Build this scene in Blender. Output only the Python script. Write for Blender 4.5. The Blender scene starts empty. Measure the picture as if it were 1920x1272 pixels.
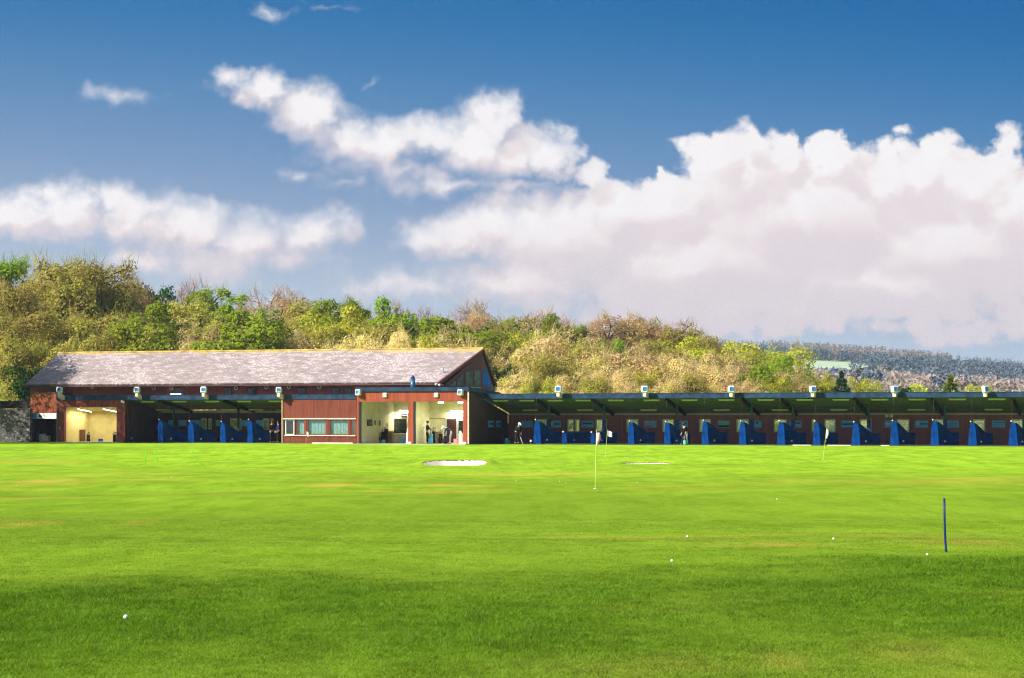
import bpy, bmesh, math, random
import numpy as np
from mathutils import Vector, Matrix
R = math.radians
scene = bpy.context.scene
COL = scene.collection
rng = np.random.default_rng(7)
random.seed(7)

# ------------------------------------------------------------------ frame of the place
F = 4000.0            # focal length, photo pixels
HZ = 785.0            # horizon row in the photo
EYE = 1.6
TH = R(19.0)          # the buildings' long front turns 19 degrees from the picture plane
C_, S_ = math.cos(TH), math.sin(TH)
D0 = 163.0
GZ = -0.33            # floor of the buildings

def Y_of(u, v): return D0 - u*S_ + v*C_
def W(u, v, z): return Vector((u*C_ + v*S_, Y_of(u, v), z))
def U(px, v):
    k = (px-960.0)/F
    return (k*(D0+v*C_) - v*S_)/(C_ + k*S_)
def Zp(px, py, v):
    return EYE + (HZ-py)/F*Y_of(U(px, v), v)

# ------------------------------------------------------------------ helpers
ORD = ["first", "second", "third", "fourth", "fifth", "sixth", "seventh", "eighth", "ninth", "tenth", "eleventh",
       "twelfth", "thirteenth", "fourteenth", "fifteenth", "sixteenth", "seventeenth", "eighteenth", "nineteenth", "twentieth"]

def tag(o, label=None, cat=None, group=None, kind=None):
    if label: o['label'] = label
    if cat: o['category'] = cat
    if group: o['group'] = group
    if kind: o['kind'] = kind
    return o

def thing(name, label, cat, loc, rz=0.0, group=None):
    o = bpy.data.objects.new(name, None)
    o.empty_display_size = 0.2
    COL.objects.link(o)
    o.location = loc
    o.rotation_euler = (0, 0, rz)
    return tag(o, label, cat, group)

class MB:
    """collects boxes, prisms and tubes and links them as one mesh"""
    def __init__(s): s.v = []; s.f = []; s.smooth = False
    def add(s, vs, fs):
        b = len(s.v); s.v += [tuple(p) for p in vs]; s.f += [tuple(i+b for i in f) for f in fs]; return s
    def box(s, x0, x1, y0, y1, z0, z1):
        if x1 < x0: x0, x1 = x1, x0
        if y1 < y0: y0, y1 = y1, y0
        if z1 < z0: z0, z1 = z1, z0
        return s.add([(x0,y0,z0),(x1,y0,z0),(x1,y1,z0),(x0,y1,z0),(x0,y0,z1),(x1,y0,z1),(x1,y1,z1),(x0,y1,z1)],
                     [(3,2,1,0),(4,5,6,7),(0,1,5,4),(1,2,6,5),(2,3,7,6),(3,0,4,7)])
    def prism(s, poly, d):
        """poly: 3-D points in order, extruded by the vector d"""
        n = len(poly); d = Vector(d)
        vs = [Vector(p) for p in poly] + [Vector(p)+d for p in poly]
        fs = [tuple(range(n))[::-1], tuple(range(n, 2*n))] + [(i, (i+1) % n, n+(i+1) % n, n+i) for i in range(n)]
        return s.add(vs, fs)
    def beam(s, a, b, w, h):
        a, b = Vector(a), Vector(b); d = (b-a).normalized()
        up = Vector((0,0,1)) if abs(d.z) < .95 else Vector((0,1,0))
        r = d.cross(up).normalized()*w/2; q = r.cross(d).normalized()*h/2
        return s.add([a-r-q, a+r-q, a+r+q, a-r+q, b-r-q, b+r-q, b+r+q, b-r+q],
                     [(0,1,2,3),(7,6,5,4),(0,4,5,1),(1,5,6,2),(2,6,7,3),(3,7,4,0)])
    def tube(s, pts, rad, n=8, cap=True):
        pts = [Vector(p) for p in pts]
        if not isinstance(rad, (list, tuple)): rad = [rad]*len(pts)
        base = len(s.v); 
        for i, p in enumerate(pts):
            d = (pts[min(i+1, len(pts)-1)] - pts[max(i-1, 0)]).normalized()
            up = Vector((0,0,1)) if abs(d.z) < .9 else Vector((0,1,0))
            r = d.cross(up).normalized(); q = r.cross(d)
            for k in range(n):
                a = 2*math.pi*k/n
                s.v.append(tuple(p + (r*math.cos(a) + q*math.sin(a))*rad[i]))
        for i in range(len(pts)-1):
            for k in range(n):
                s.f.append((base+i*n+k, base+i*n+(k+1) % n, base+(i+1)*n+(k+1) % n, base+(i+1)*n+k))
        if cap:
            s.f.append(tuple(base+k for k in range(n))[::-1]); m = base+(len(pts)-1)*n
            s.f.append(tuple(m+k for k in range(n)))
        return s
    def ball(s, c, r, n=10, m=7, sc=(1,1,1)):
        c = Vector(c); base = len(s.v)
        for j in range(m+1):
            t = math.pi*j/m
            for k in range(n):
                a = 2*math.pi*k/n
                s.v.append((c.x+r*sc[0]*math.sin(t)*math.cos(a), c.y+r*sc[1]*math.sin(t)*math.sin(a), c.z+r*sc[2]*math.cos(t)))
        for j in range(m):
            for k in range(n):
                s.f.append((base+j*n+k, base+(j+1)*n+k, base+(j+1)*n+(k+1) % n, base+j*n+(k+1) % n))
        return s
    def build(s, name, mat, parent=None, smooth=False, bevel=0.0, label=None):
        me = bpy.data.meshes.new(name)
        me.from_pydata(s.v, [], s.f); me.update()
        bm = bmesh.new(); bm.from_mesh(me)
        bmesh.ops.recalc_face_normals(bm, faces=bm.faces)
        if bevel > 0:
            bmesh.ops.bevel(bm, geom=[e for e in bm.edges], offset=bevel, segments=1, affect='EDGES', clamp_overlap=True)
        bm.to_mesh(me); bm.free()
        if smooth: me.polygons.foreach_set('use_smooth', [True]*len(me.polygons))
        if mat: me.materials.append(mat)
        o = bpy.data.objects.new(name, me); COL.objects.link(o)
        if parent: o.parent = parent
        if label: o['label'] = label
        return o

def np_mesh(name, verts, faces, mat, smooth=False):
    """verts n x 3, faces m x k (k constant)"""
    verts = np.asarray(verts, dtype=np.float32); faces = np.asarray(faces, dtype=np.int32)
    me = bpy.data.meshes.new(name)
    n, (m, k) = len(verts), faces.shape
    me.vertices.add(n); me.vertices.foreach_set('co', verts.ravel())
    me.loops.add(m*k); me.loops.foreach_set('vertex_index', faces.ravel())
    me.polygons.add(m); me.polygons.foreach_set('loop_start', np.arange(0, m*k, k, dtype=np.int32))
    me.update(calc_edges=True)
    if smooth: me.polygons.foreach_set('use_smooth', np.ones(m, dtype=bool))
    if mat: me.materials.append(mat)
    return me

def link(name, me, parent=None):
    o = bpy.data.objects.new(name, me); COL.objects.link(o)
    if parent: o.parent = parent
    return o

def copy_tree(o, parent=None):
    c = o.copy(); COL.objects.link(c); c.parent = parent
    for ch in list(o.children): copy_tree(ch, c)
    return c

# ------------------------------------------------------------------ materials
def new_mat(name):
    m = bpy.data.materials.new(name); m.use_nodes = True
    nt = m.node_tree; nt.nodes.clear()
    out = nt.nodes.new('ShaderNodeOutputMaterial'); b = nt.nodes.new('ShaderNodeBsdfPrincipled')
    nt.links.new(b.outputs[0], out.inputs[0])
    return m, nt, b, out

def N(nt, typ, **kw):
    n = nt.nodes.new(typ)
    for k, v in kw.items():
        if k.startswith('i_'):
            n.inputs[k[2:].replace('_', ' ')].default_value = v
        elif k.startswith('n_'):
            n.inputs[int(k[2:])].default_value = v
        else: setattr(n, k, v)
    return n

def mix(nt, fac, a, b, typ='MIX'):
    n = nt.nodes.new('ShaderNodeMix'); n.data_type = 'RGBA'; n.blend_type = typ
    for sock, val in ((n.inputs[0], fac), (n.inputs[6], a), (n.inputs[7], b)):
        if isinstance(val, bpy.types.NodeSocket): nt.links.new(val, sock)
        elif isinstance(val, (int, float)): sock.default_value = val
        else: sock.default_value = (*val, 1)
    return n.outputs[2]

def math_(nt, op, a, b=None, c=None, clamp=False):
    n = nt.nodes.new('ShaderNodeMath'); n.operation = op; n.use_clamp = clamp
    for i, val in enumerate((a, b, c)):
        if val is None: continue
        if isinstance(val, bpy.types.NodeSocket): nt.links.new(val, n.inputs[i])
        else: n.inputs[i].default_value = val
    return n.outputs[0]

def ramp(nt, fac, lo, hi):
    n = nt.nodes.new('ShaderNodeMapRange'); n.interpolation_type = 'SMOOTHSTEP'
    nt.links.new(fac, n.inputs[0]); n.inputs[1].default_value = lo; n.inputs[2].default_value = hi
    return n.outputs[0]

def simple(name, c, rough=.7, var=.15, scale=6.0, metal=0.0, bump=0.0, spec=.3):
    """plain surface with a little uneven wear"""
    m, nt, b, out = new_mat(name)
    tc = N(nt, 'ShaderNodeTexCoord')
    no = N(nt, 'ShaderNodeTexNoise', i_Scale=scale, i_Detail=5.0)
    nt.links.new(tc.outputs['Object'], no.inputs['Vector'])
    f = ramp(nt, no.outputs[0], .3, .7)
    col = mix(nt, f, [x*(1-var) for x in c], [min(1, x*(1+var)) for x in c])
    nt.links.new(col, b.inputs['Base Color'])
    b.inputs['Roughness'].default_value = rough; b.inputs['Metallic'].default_value = metal
    b.inputs['Specular IOR Level'].default_value = spec
    if bump:
        bp = N(nt, 'ShaderNodeBump', i_Strength=bump, i_Distance=.02)
        nt.links.new(no.outputs[0], bp.inputs['Height']); nt.links.new(bp.outputs[0], b.inputs['Normal'])
    return m

def boards(name, c1, c2, c3, width=.16, horizontal=False):
    """stained timber boards: each board its own tone, dark joints, streaky grain"""
    m, nt, b, out = new_mat(name)
    tc = N(nt, 'ShaderNodeTexCoord'); sp = N(nt, 'ShaderNodeSeparateXYZ')
    nt.links.new(tc.outputs['Object'], sp.inputs[0])
    if horizontal: co = sp.outputs[2]
    else: co = math_(nt, 'ADD', sp.outputs[0], sp.outputs[1])
    q = math_(nt, 'DIVIDE', co, width); fl = math_(nt, 'FLOOR', q); fr = math_(nt, 'FRACT', q)
    wn = N(nt, 'ShaderNodeTexWhiteNoise', noise_dimensions='1D'); nt.links.new(fl, wn.inputs['W'])
    mp = N(nt, 'ShaderNodeMapping'); mp.inputs['Scale'].default_value = (14, 14, .7) if not horizontal else (.7, .7, 14)
    nt.links.new(tc.outputs['Object'], mp.inputs['Vector'])
    gr = N(nt, 'ShaderNodeTexNoise', i_Scale=1.0, i_Detail=6.0); nt.links.new(mp.outputs[0], gr.inputs['Vector'])
    big = N(nt, 'ShaderNodeTexNoise', i_Scale=.5, i_Detail=3.0); nt.links.new(tc.outputs['Object'], big.inputs['Vector'])
    col = mix(nt, wn.outputs[0], c1, c2)
    col = mix(nt, math_(nt, 'MULTIPLY', ramp(nt, gr.outputs[0], .45, .75), .7), col, c3)
    col = mix(nt, math_(nt, 'MULTIPLY', ramp(nt, big.outputs[0], .4, .75), .45), col, c2)
    j = math_(nt, 'LESS_THAN', fr, .07)
    col = mix(nt, math_(nt, 'MULTIPLY', j, .75), col, [x*.25 for x in c1])
    nt.links.new(col, b.inputs['Base Color']); b.inputs['Roughness'].default_value = .75
    b.inputs['Specular IOR Level'].default_value = .2
    bp = N(nt, 'ShaderNodeBump', i_Strength=.6, i_Distance=.01)
    nt.links.new(math_(nt, 'SUBTRACT', gr.outputs[0], j), bp.inputs['Height']); nt.links.new(bp.outputs[0], b.inputs['Normal'])
    return m

def emit(name, c, s):
    m, nt, b, out = new_mat(name)
    b.inputs['Base Color'].default_value = (*[min(1, x) for x in c], 1)
    b.inputs['Emission Color'].default_value = (*c, 1); b.inputs['Emission Strength'].default_value = s
    return m

def glassy(name, tint, amount=.75):
    """window glass: mostly see-through, partly mirror"""
    m, nt, b, out = new_mat(name)
    tr = N(nt, 'ShaderNodeBsdfTransparent'); tr.inputs[0].default_value = (*tint, 1)
    gl = N(nt, 'ShaderNodeBsdfGlossy'); gl.inputs['Roughness'].default_value = .03; gl.inputs[0].default_value = (.9, .95, 1, 1)
    mx = N(nt, 'ShaderNodeMixShader'); mx.inputs[0].default_value = 1-amount
    nt.links.new(tr.outputs[0], mx.inputs[1]); nt.links.new(gl.outputs[0], mx.inputs[2]); nt.links.new(mx.outputs[0], out.inputs[0])
    return m

M = {}
M['red'] = boards('red_boards', (.22,.044,.023), (.34,.075,.036), (.40,.105,.045), .15)
M['cabinred'] = boards('weathered_red_boards', (.125,.030,.018), (.19,.046,.025), (.26,.068,.032), .15)
M['shedred'] = boards('rust_boards', (.20,.050,.020), (.27,.072,.026), (.32,.09,.032), .17)
M['redframe'] = boards('brick_red_paint', (.19,.042,.03), (.23,.052,.035), (.25,.062,.04), .6)
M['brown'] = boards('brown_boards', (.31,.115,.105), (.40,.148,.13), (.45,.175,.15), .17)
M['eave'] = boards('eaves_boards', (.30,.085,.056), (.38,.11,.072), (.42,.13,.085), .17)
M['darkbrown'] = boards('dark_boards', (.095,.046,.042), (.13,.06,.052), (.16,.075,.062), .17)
M['gable'] = boards('gable_boards', (.24,.085,.07), (.31,.11,.09), (.35,.13,.10), .14)
M['fence'] = boards('old_fence_boards', (.022,.016,.014), (.034,.024,.02), (.045,.032,.026), .14)
M['fascia'] = simple('slate_blue_fascia', (.018,.044,.088), .7, .35, 2.0, spec=.1)
M['felt'] = simple('roof_felt', (.07,.085,.11), .9, .25, 3)
M['soffit'] = simple('green_soffit', (.12,.15,.075), .8, .2, 3)
M['beam'] = simple('dark_beam', (.012,.014,.012), .7, .2, 5)
M['greenpost'] = simple('green_post', (.02,.10,.055), .5, .2, 8)
M['sleeve'] = simple('blue_sleeve', (.006,.03,.13), .6, .15, 6)
M['divider'] = simple('blue_pvc', (.001,.032,.15), .8, .3, 2.0, spec=.02)
M['divider2'] = simple('dark_blue_pvc', (.002,.042,.17), .8, .3, 2.0, spec=.02)
M['white'] = simple('white_paint', (.8,.8,.78), .5, .06, 8)
M['offwhite'] = simple('offwhite_trim', (.5,.5,.46), .6, .12, 8)
M['cream'] = simple('cream_wall', (.66,.64,.40), .8, .08, 1.5)
M['creamframe'] = simple('cream_frame', (.80,.80,.48), .6, .08, 8)
M['yellow'] = simple('yellow_wall', (.58,.47,.17), .8, .08, 1.5)
M['concrete'] = simple('concrete', (.32,.30,.27), .9, .18, 1.2, bump=.3)
M['mat'] = simple('dark_green_mat', (.05,.06,.035), .95, .25, 1.5)
M['kerb'] = simple('pale_kerb', (.55,.52,.45), .9, .15, 2)
M['black'] = simple('black_plastic', (.012,.012,.014), .5, .2, 8)
M['darkglass'] = simple('dark_glass', (.012,.018,.017), .08, .3, 2, spec=.6)
M['tubeoff'] = simple('unlit_tube', (.55,.62,.30), .5, .1, 8)
M['tubeon'] = emit('lit_tube', (1, .95, .80), 5.0)
M['tubeon'].cycles.emission_sampling = 'NONE'
M['sign'] = simple('light_blue_board', (.17,.56,.95), .5, .12, 3)
M['signink'] = simple('dark_ink', (.02,.06,.16), .6, .1, 6)
M['pinkink'] = simple('pink_ink', (.7,.32,.38), .6, .1, 6)
M['greenink'] = simple('lime_ink', (.35,.6,.08), .6, .1, 6)
M['wood'] = simple('bare_plywood', (.78,.58,.48), .8, .2, 6)
M['housing'] = simple('lamp_casing', (.62,.63,.62), .5, .1, 6)
M['lens'] = simple('blue_lens', (.03,.18,.36), .1, .5, 4, spec=.8)
M['steel'] = simple('dull_steel', (.35,.36,.38), .35, .2, 6, metal=.8)
M['flue'] = simple('blue_steel_flue', (.05,.16,.30), .35, .2, 6, metal=.5)
M['skin'] = simple('skin', (.55,.32,.23), .6, .08, 12)
M['hair'] = simple('brown_hair', (.07,.035,.018), .7, .3, 30)
M['greyhair'] = simple('pale_cap', (.7,.68,.62), .8, .1, 20)
M['navy'] = simple('navy_cloth', (.012,.03,.14), .9, .2, 12)
M['blackcloth'] = simple('black_cloth', (.012,.012,.016), .9, .2, 12)
M['teal'] = simple('dark_teal_cloth', (.012,.045,.06), .9, .2, 12)
M['greycloth'] = simple('grey_cloth', (.2,.19,.19), .9, .2, 12)
M['shoes'] = simple('dark_shoes', (.02,.018,.016), .6, .2, 12)
M['curtain'] = simple('teal_curtain', (.22,.36,.38), .85, .12, 4)
M['cabinet'] = simple('tan_cabinet', (.32,.23,.12), .7, .15, 3)
M['browncab'] = simple('brown_cabinet', (.16,.07,.03), .7, .2, 3)
M['door'] = simple('dark_red_door', (.045,.014,.012), .6, .2, 4)
M['bluebag'] = simple('blue_nylon', (.02,.13,.36), .7, .2, 8)
M['redbag'] = simple('wine_nylon', (.13,.015,.04), .7, .2, 8)
M['cyan'] = simple('cyan_plastic', (.1,.42,.62), .5, .1, 8)
M['mint'] = simple('mint_plastic', (.12,.55,.40), .5, .1, 8)
M['pink'] = simple('pink_plastic', (.75,.22,.22), .5, .1, 8)
M['pole_y'] = simple('pale_yellow_pole', (.52,.60,.16), .5, .1, 8)
M['pole_o'] = simple('orange_pole', (.72,.35,.04), .5, .1, 8)
M['flag'] = simple('white_flag', (.82,.8,.8), .8, .05, 8)
M['flagpink'] = simple('pink_white_flag', (.8,.5,.58), .8, .35, 5)
M['bluepost'] = simple('navy_marker', (.006,.02,.15), .45, .15, 12)
M['greenwire'] = simple('bright_green_cane', (.12,.62,.03), .5, .1, 8)
M['ball'] = simple('golf_ball_white', (.66,.66,.63), .35, .04, 60, spec=.5)
M['soil'] = simple('bunker_lip_soil', (.13,.085,.03), .95, .3, 4)
M['sand'] = simple('bunker_sand', (.68,.58,.50), .95, .08, 9, bump=.5)
M['gableglass'] = simple('gable_glass', (.20,.21,.11), .2, .35, 2.2, spec=.4)  # tree reflections painted into the near panes as a green-tan colour
M['skyglass'] = simple('sky_reflection_glass', (.015,.28,.85), .6, .15, 2.2, spec=.0)  # blue sky reflection painted into the pane colour
M['pane'] = glassy('window_glass', (.95,.99,.95), .9)
M['greenpane'] = simple('lit_green_pane', (.42,.52,.10), .3, .45, 3.0)  # opaque pane, its bright green look painted in place of a lit view
M['rope'] = simple('cord', (.26,.13,.12), .8, .2, 20)
M['earth'] = simple('woodland_floor', (.10,.095,.03), .95, .4, .35, bump=.5)

def roof_mat():
    m, nt, b, out = new_mat('weathered_slate')
    tc = N(nt, 'ShaderNodeTexCoord'); sp = N(nt, 'ShaderNodeSeparateXYZ'); nt.links.new(tc.outputs['Object'], sp.inputs[0])
    # slate courses: rows up the slope (x is along the roof, y up and back)
    br = N(nt, 'ShaderNodeTexBrick', i_Scale=1.0); br.inputs['Mortar Size'].default_value = .012
    br.inputs['Brick Width'].default_value = .32; br.inputs['Row Height'].default_value = .22
    br.inputs['Color1'].default_value = (.25,.198,.194,1); br.inputs['Color2'].default_value = (.33,.262,.252,1); br.inputs['Mortar'].default_value = (.13,.11,.11,1)
    nt.links.new(tc.outputs['Object'], br.inputs['Vector'])
    # lichen blotches, drawn out down the slope at a slant
    mp = N(nt, 'ShaderNodeMapping'); mp.inputs['Rotation'].default_value = (0, 0, R(52)); mp.inputs['Scale'].default_value = (.7, 1.5, 1)
    nt.links.new(tc.outputs['Object'], mp.inputs['Vector'])
    n1 = N(nt, 'ShaderNodeTexNoise', i_Scale=1.5, i_Detail=7.0, i_Roughness=.72); nt.links.new(mp.outputs[0], n1.inputs['Vector'])
    n2 = N(nt, 'ShaderNodeTexNoise', i_Scale=.16, i_Detail=3.0); nt.links.new(tc.outputs['Object'], n2.inputs['Vector'])
    n3 = N(nt, 'ShaderNodeTexNoise', i_Scale=5.5, i_Detail=3.0); nt.links.new(tc.outputs['Object'], n3.inputs['Vector'])
    sm = math_(nt, 'ADD', n1.outputs[0], math_(nt, 'MULTIPLY', math_(nt, 'SUBTRACT', n2.outputs[0], .5), .5))
    f = ramp(nt, sm, .45, .60)
    f2 = math_(nt, 'MULTIPLY', f, ramp(nt, n3.outputs[0], .36, .62))
    col = mix(nt, math_(nt, 'MULTIPLY', f2, .85), br.outputs[0], (.56,.48,.47))
    dk = ramp(nt, sm, .46, .34)
    col = mix(nt, math_(nt, 'MULTIPLY', dk, .35), col, (.2,.165,.17))
    # yellow lichen just under the ridge
    nl = N(nt, 'ShaderNodeTexNoise', i_Scale=.8, i_Detail=5.0); nt.links.new(tc.outputs['Object'], nl.inputs['Vector'])
    ry = math_(nt, 'ADD', sp.outputs[1], math_(nt, 'MULTIPLY', math_(nt, 'SUBTRACT', nl.outputs[0], .5), 1.6))
    ye = ramp(nt, ry, 4.1, 5.2)
    rx = ramp(nt, sp.outputs[0], 24, 33)
    ye2 = ramp(nt, math_(nt, 'ADD', ry, math_(nt, 'MULTIPLY', rx, .45)), 5.15, 6.0)
    col = mix(nt, math_(nt, 'MULTIPLY', ye2, .75), col, (.55,.36,.07))
    nt.links.new(col, b.inputs['Base Color']); b.inputs['Roughness'].default_value = .85
    bp = N(nt, 'ShaderNodeBump', i_Strength=.5, i_Distance=.015); nt.links.new(br.outputs['Fac'], bp.inputs['Height'])
    nt.links.new(bp.outputs[0], b.inputs['Normal'])
    return m
M['slate'] = roof_mat()
M['lichen'] = simple('yellow_lichen_ridge', (.44,.31,.08), .9, .4, 1.2)

def stone_mat():
    m, nt, b, out = new_mat('rubble_stone')
    tc = N(nt, 'ShaderNodeTexCoord')
    vo = N(nt, 'ShaderNodeTexVoronoi', i_Scale=4.0); vo.feature = 'F1'
    mp = N(nt, 'ShaderNodeMapping'); mp.inputs['Scale'].default_value = (1, 1, 1.6)
    nt.links.new(tc.outputs['Object'], mp.inputs[0]); nt.links.new(mp.outputs[0], vo.inputs['Vector'])
    ve = N(nt, 'ShaderNodeTexVoronoi', i_Scale=4.0); ve.feature = 'DISTANCE_TO_EDGE'; nt.links.new(mp.outputs[0], ve.inputs['Vector'])
    sx = N(nt, 'ShaderNodeSeparateColor'); nt.links.new(vo.outputs['Color'], sx.inputs[0])
    col = mix(nt, sx.outputs[0], (.055,.048,.047), (.15,.132,.127))
    col = mix(nt, ramp(nt, sx.outputs[1], .8, .95), col, (.2,.19,.19))
    col = mix(nt, ramp(nt, ve.outputs[0], .06, .02), col, (.03,.027,.025))
    nt.links.new(col, b.inputs['Base Color']); b.inputs['Roughness'].default_value = .9
    bp = N(nt, 'ShaderNodeBump', i_Strength=.8, i_Distance=.05); nt.links.new(ramp(nt, ve.outputs[0], 0, .15), bp.inputs['Height'])
    nt.links.new(bp.outputs[0], b.inputs['Normal'])
    return m
M['stone'] = stone_mat()

def leaf_mat(name, c1, c2, c3, transl=.48):
    """foliage: every leaf its own tone, every tree its own cast"""
    m, nt, b, out = new_mat(name)
    ge = N(nt, 'ShaderNodeNewGeometry'); oi = N(nt, 'ShaderNodeObjectInfo'); tc = N(nt, 'ShaderNodeTexCoord')
    no = N(nt, 'ShaderNodeTexNoise', i_Scale=.38, i_Detail=3.0); nt.links.new(tc.outputs['Object'], no.inputs['Vector'])
    col = mix(nt, ge.outputs['Random Per Island'], c1, c2)
    col = mix(nt, ramp(nt, no.outputs[0], .42, .66), col, c3)
    hs = N(nt, 'ShaderNodeHueSaturation')
    nt.links.new(math_(nt, 'MULTIPLY_ADD', oi.outputs['Random'], .03, .483), hs.inputs['Hue'])
    nt.links.new(math_(nt, 'MULTIPLY_ADD', oi.outputs['Random'], .4, .8), hs.inputs['Value'])
    nt.links.new(col, hs.inputs['Color'])
    df = N(nt, 'ShaderNodeBsdfDiffuse'); tl = N(nt, 'ShaderNodeBsdfTranslucent'); mx = N(nt, 'ShaderNodeMixShader'); mx.inputs[0].default_value = transl
    nt.links.new(hs.outputs[0], df.inputs[0]); nt.links.new(hs.outputs[0], tl.inputs[0])
    nt.links.new(df.outputs[0], mx.inputs[1]); nt.links.new(tl.outputs[0], mx.inputs[2]); nt.links.new(mx.outputs[0], out.inputs[0])
    return m
LEAF = {
 'olive': leaf_mat('olive_buds', (.38,.32,.075), (.54,.46,.11), (.45,.46,.07)),
 'brown': leaf_mat('brown_buds', (.48,.32,.17), (.62,.44,.24), (.52,.43,.15)),
 'green': leaf_mat('fresh_green', (.20,.31,.022), (.29,.42,.03), (.36,.42,.04)),
 'tan': leaf_mat('tan_buds', (.70,.54,.24), (.86,.70,.33), (.68,.62,.17)),
 'lime': leaf_mat('yellow_green', (.40,.40,.04), (.58,.53,.06), (.42,.48,.04)),
 'evergreen': leaf_mat('evergreen_leaf', (.012,.04,.012), (.028,.07,.018), (.03,.085,.015), .15),
 'bare': leaf_mat('bare_twigs', (.34,.24,.20), (.50,.37,.32), (.40,.29,.23), .1),
 'fir': leaf_mat('fir_needles', (.025,.065,.03), (.05,.10,.04), (.06,.11,.035), .15),
 'spruce': leaf_mat('spruce_needles', (.12,.22,.03), (.22,.34,.05), (.28,.34,.06), .2),
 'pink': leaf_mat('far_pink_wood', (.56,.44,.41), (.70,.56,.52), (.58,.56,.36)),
 'blue': leaf_mat('far_hazed_wood', (.07,.105,.165), (.11,.15,.22), (.18,.21,.20), .2),  # blue of the distant haze painted into the leaf colour
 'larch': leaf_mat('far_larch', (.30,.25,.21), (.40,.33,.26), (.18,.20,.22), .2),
}
M['bark'] = simple('dark_bark', (.085,.065,.045), .9, .3, 3, bump=.5)
M['palebark'] = simple('pale_bark', (.34,.27,.17), .9, .3, 3, bump=.5)
M['greybark'] = simple('grey_bark', (.14,.10,.085), .9, .3, 3, bump=.5)

# ------------------------------------------------------------------ terrain
def _hash(i, j, s):
    h = np.sin(i*127.1 + j*311.7 + s*74.7)*43758.5453
    return h - np.floor(h)
def vnoise(x, y, s=0):
    xi, yi = np.floor(x), np.floor(y); fx, fy = x-xi, y-yi
    fx = fx*fx*(3-2*fx); fy = fy*fy*(3-2*fy)
    a, b, c, d = _hash(xi, yi, s), _hash(xi+1, yi, s), _hash(xi, yi+1, s), _hash(xi+1, yi+1, s)
    return (a*(1-fx)+b*fx)*(1-fy) + (c*(1-fx)+d*fx)*fy
def fbm(x, y, s=0, o=4):
    t, a, n = 0, .5, 0
    for k in range(o):
        t = t + a*vnoise(x*2**k, y*2**k, s+k); n += a; a *= .5
    return t/n
def sstep(a, b, x):
    t = np.clip((x-a)/(b-a), 0, 1); return t*t*(3-2*t)

BUNKERS = [(-2.72, 101.3, 1.42, 1.8, .36), (6.35, 100.6, 1.25, 1.4, .20)]   # x, y, rx, ry, depth
PROF_Y = [0, 12, 22, 30, 40, 50, 60, 72, 85, 94, 101, 108, 118, 130, 142, 150, 190]
PROF_Z = [0, 0, 0.03, -.05, -.17, -.20, -.30, -.34, -.52, -.58, -.64, -.60, -.52, -.42, -.36, -.37, -.37]
def bunker_r(x, y, b):
    a = np.arctan2(y-b[1], x-b[0])
    w = 1+.10*np.sin(2*a+1.0)+.07*np.sin(3*a)+.03*np.sin(7*a)
    return np.hypot((x-b[0])/b[2], (y-b[1])/b[3])/w
def ground_z(x, y):
    x = np.asarray(x, dtype=float); y = np.asarray(y, dtype=float)
    z = np.interp(y, PROF_Y, PROF_Z)
    amp = sstep(20, 45, y)*(1-sstep(128, 146, y))
    z = z + amp*((fbm(x/17, y/26, 3, 3)-.5)*.42 + (fbm(x/5, y/8, 9, 2)-.5)*.09)
    z = z + (fbm(x/1.3, y/1.3, 5, 3)-.5)*.035*(1-sstep(30, 60, y))
    # swell that carries the far green on the right
    z = z + .10*np.exp(-((x-14)/12)**2-((y-112)/9)**2)
    for b in BUNKERS:
        r = bunker_r(x, y, b)
        pit = -b[4]*(1-sstep(.35, 1.0, r))
        big = b[0] < 0
        lip = (.20 if big else .09)*np.exp(-((r-1.05)/.20)**2)*sstep(b[1]-.5, b[1]+1.0, y)
        lip = lip - (.10 if big else .05)*np.exp(-((r-1.05)/.35)**2)*sstep(b[1]+.4, b[1]-1.0, y)
        z = z + pit + lip
    # wooded bank behind the buildings
    z = z + 7.0*sstep(196, 320, y)*(1-sstep(20, 52, x*250/np.maximum(y, 1)))
    # the far hill
    px = 960+F*x/np.maximum(y, 1.0)
    d = np.array([0, 300, 420, 600, 900, 1200, 1500, 1900, 3600])
    # rows (photo) the slope climbs to, at two columns
    yl = np.array([836, 795, 780, 756, 722, 686, 667, 676, 730]); yr = np.array([836, 797, 786, 768, 742, 716, 699, 704, 740])
    k = np.clip((px-1480)/440, -.6, 1.3)
    row = np.interp(y, d, yl)*(1-k) + np.interp(y, d, yr)*k - 3*np.exp(-((px-1600)/90)**2)
    zh = EYE + (HZ-row)/F*np.minimum(y, 1900)
    t = sstep(300, 520, y)
    return z*(1-t) + zh*t

def ground_hit(px, py):
    """where the line of sight through a photo pixel meets the ground"""
    ys = np.concatenate([np.arange(8, 60, .02), np.arange(60, 190, .05)]); xs = (px-960)/F*ys
    rows = HZ + F*(EYE-ground_z(xs, ys))/ys
    i = np.argmax(rows <= py)
    return Vector((xs[i], ys[i], float(ground_z(xs[i], ys[i]))))

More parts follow.
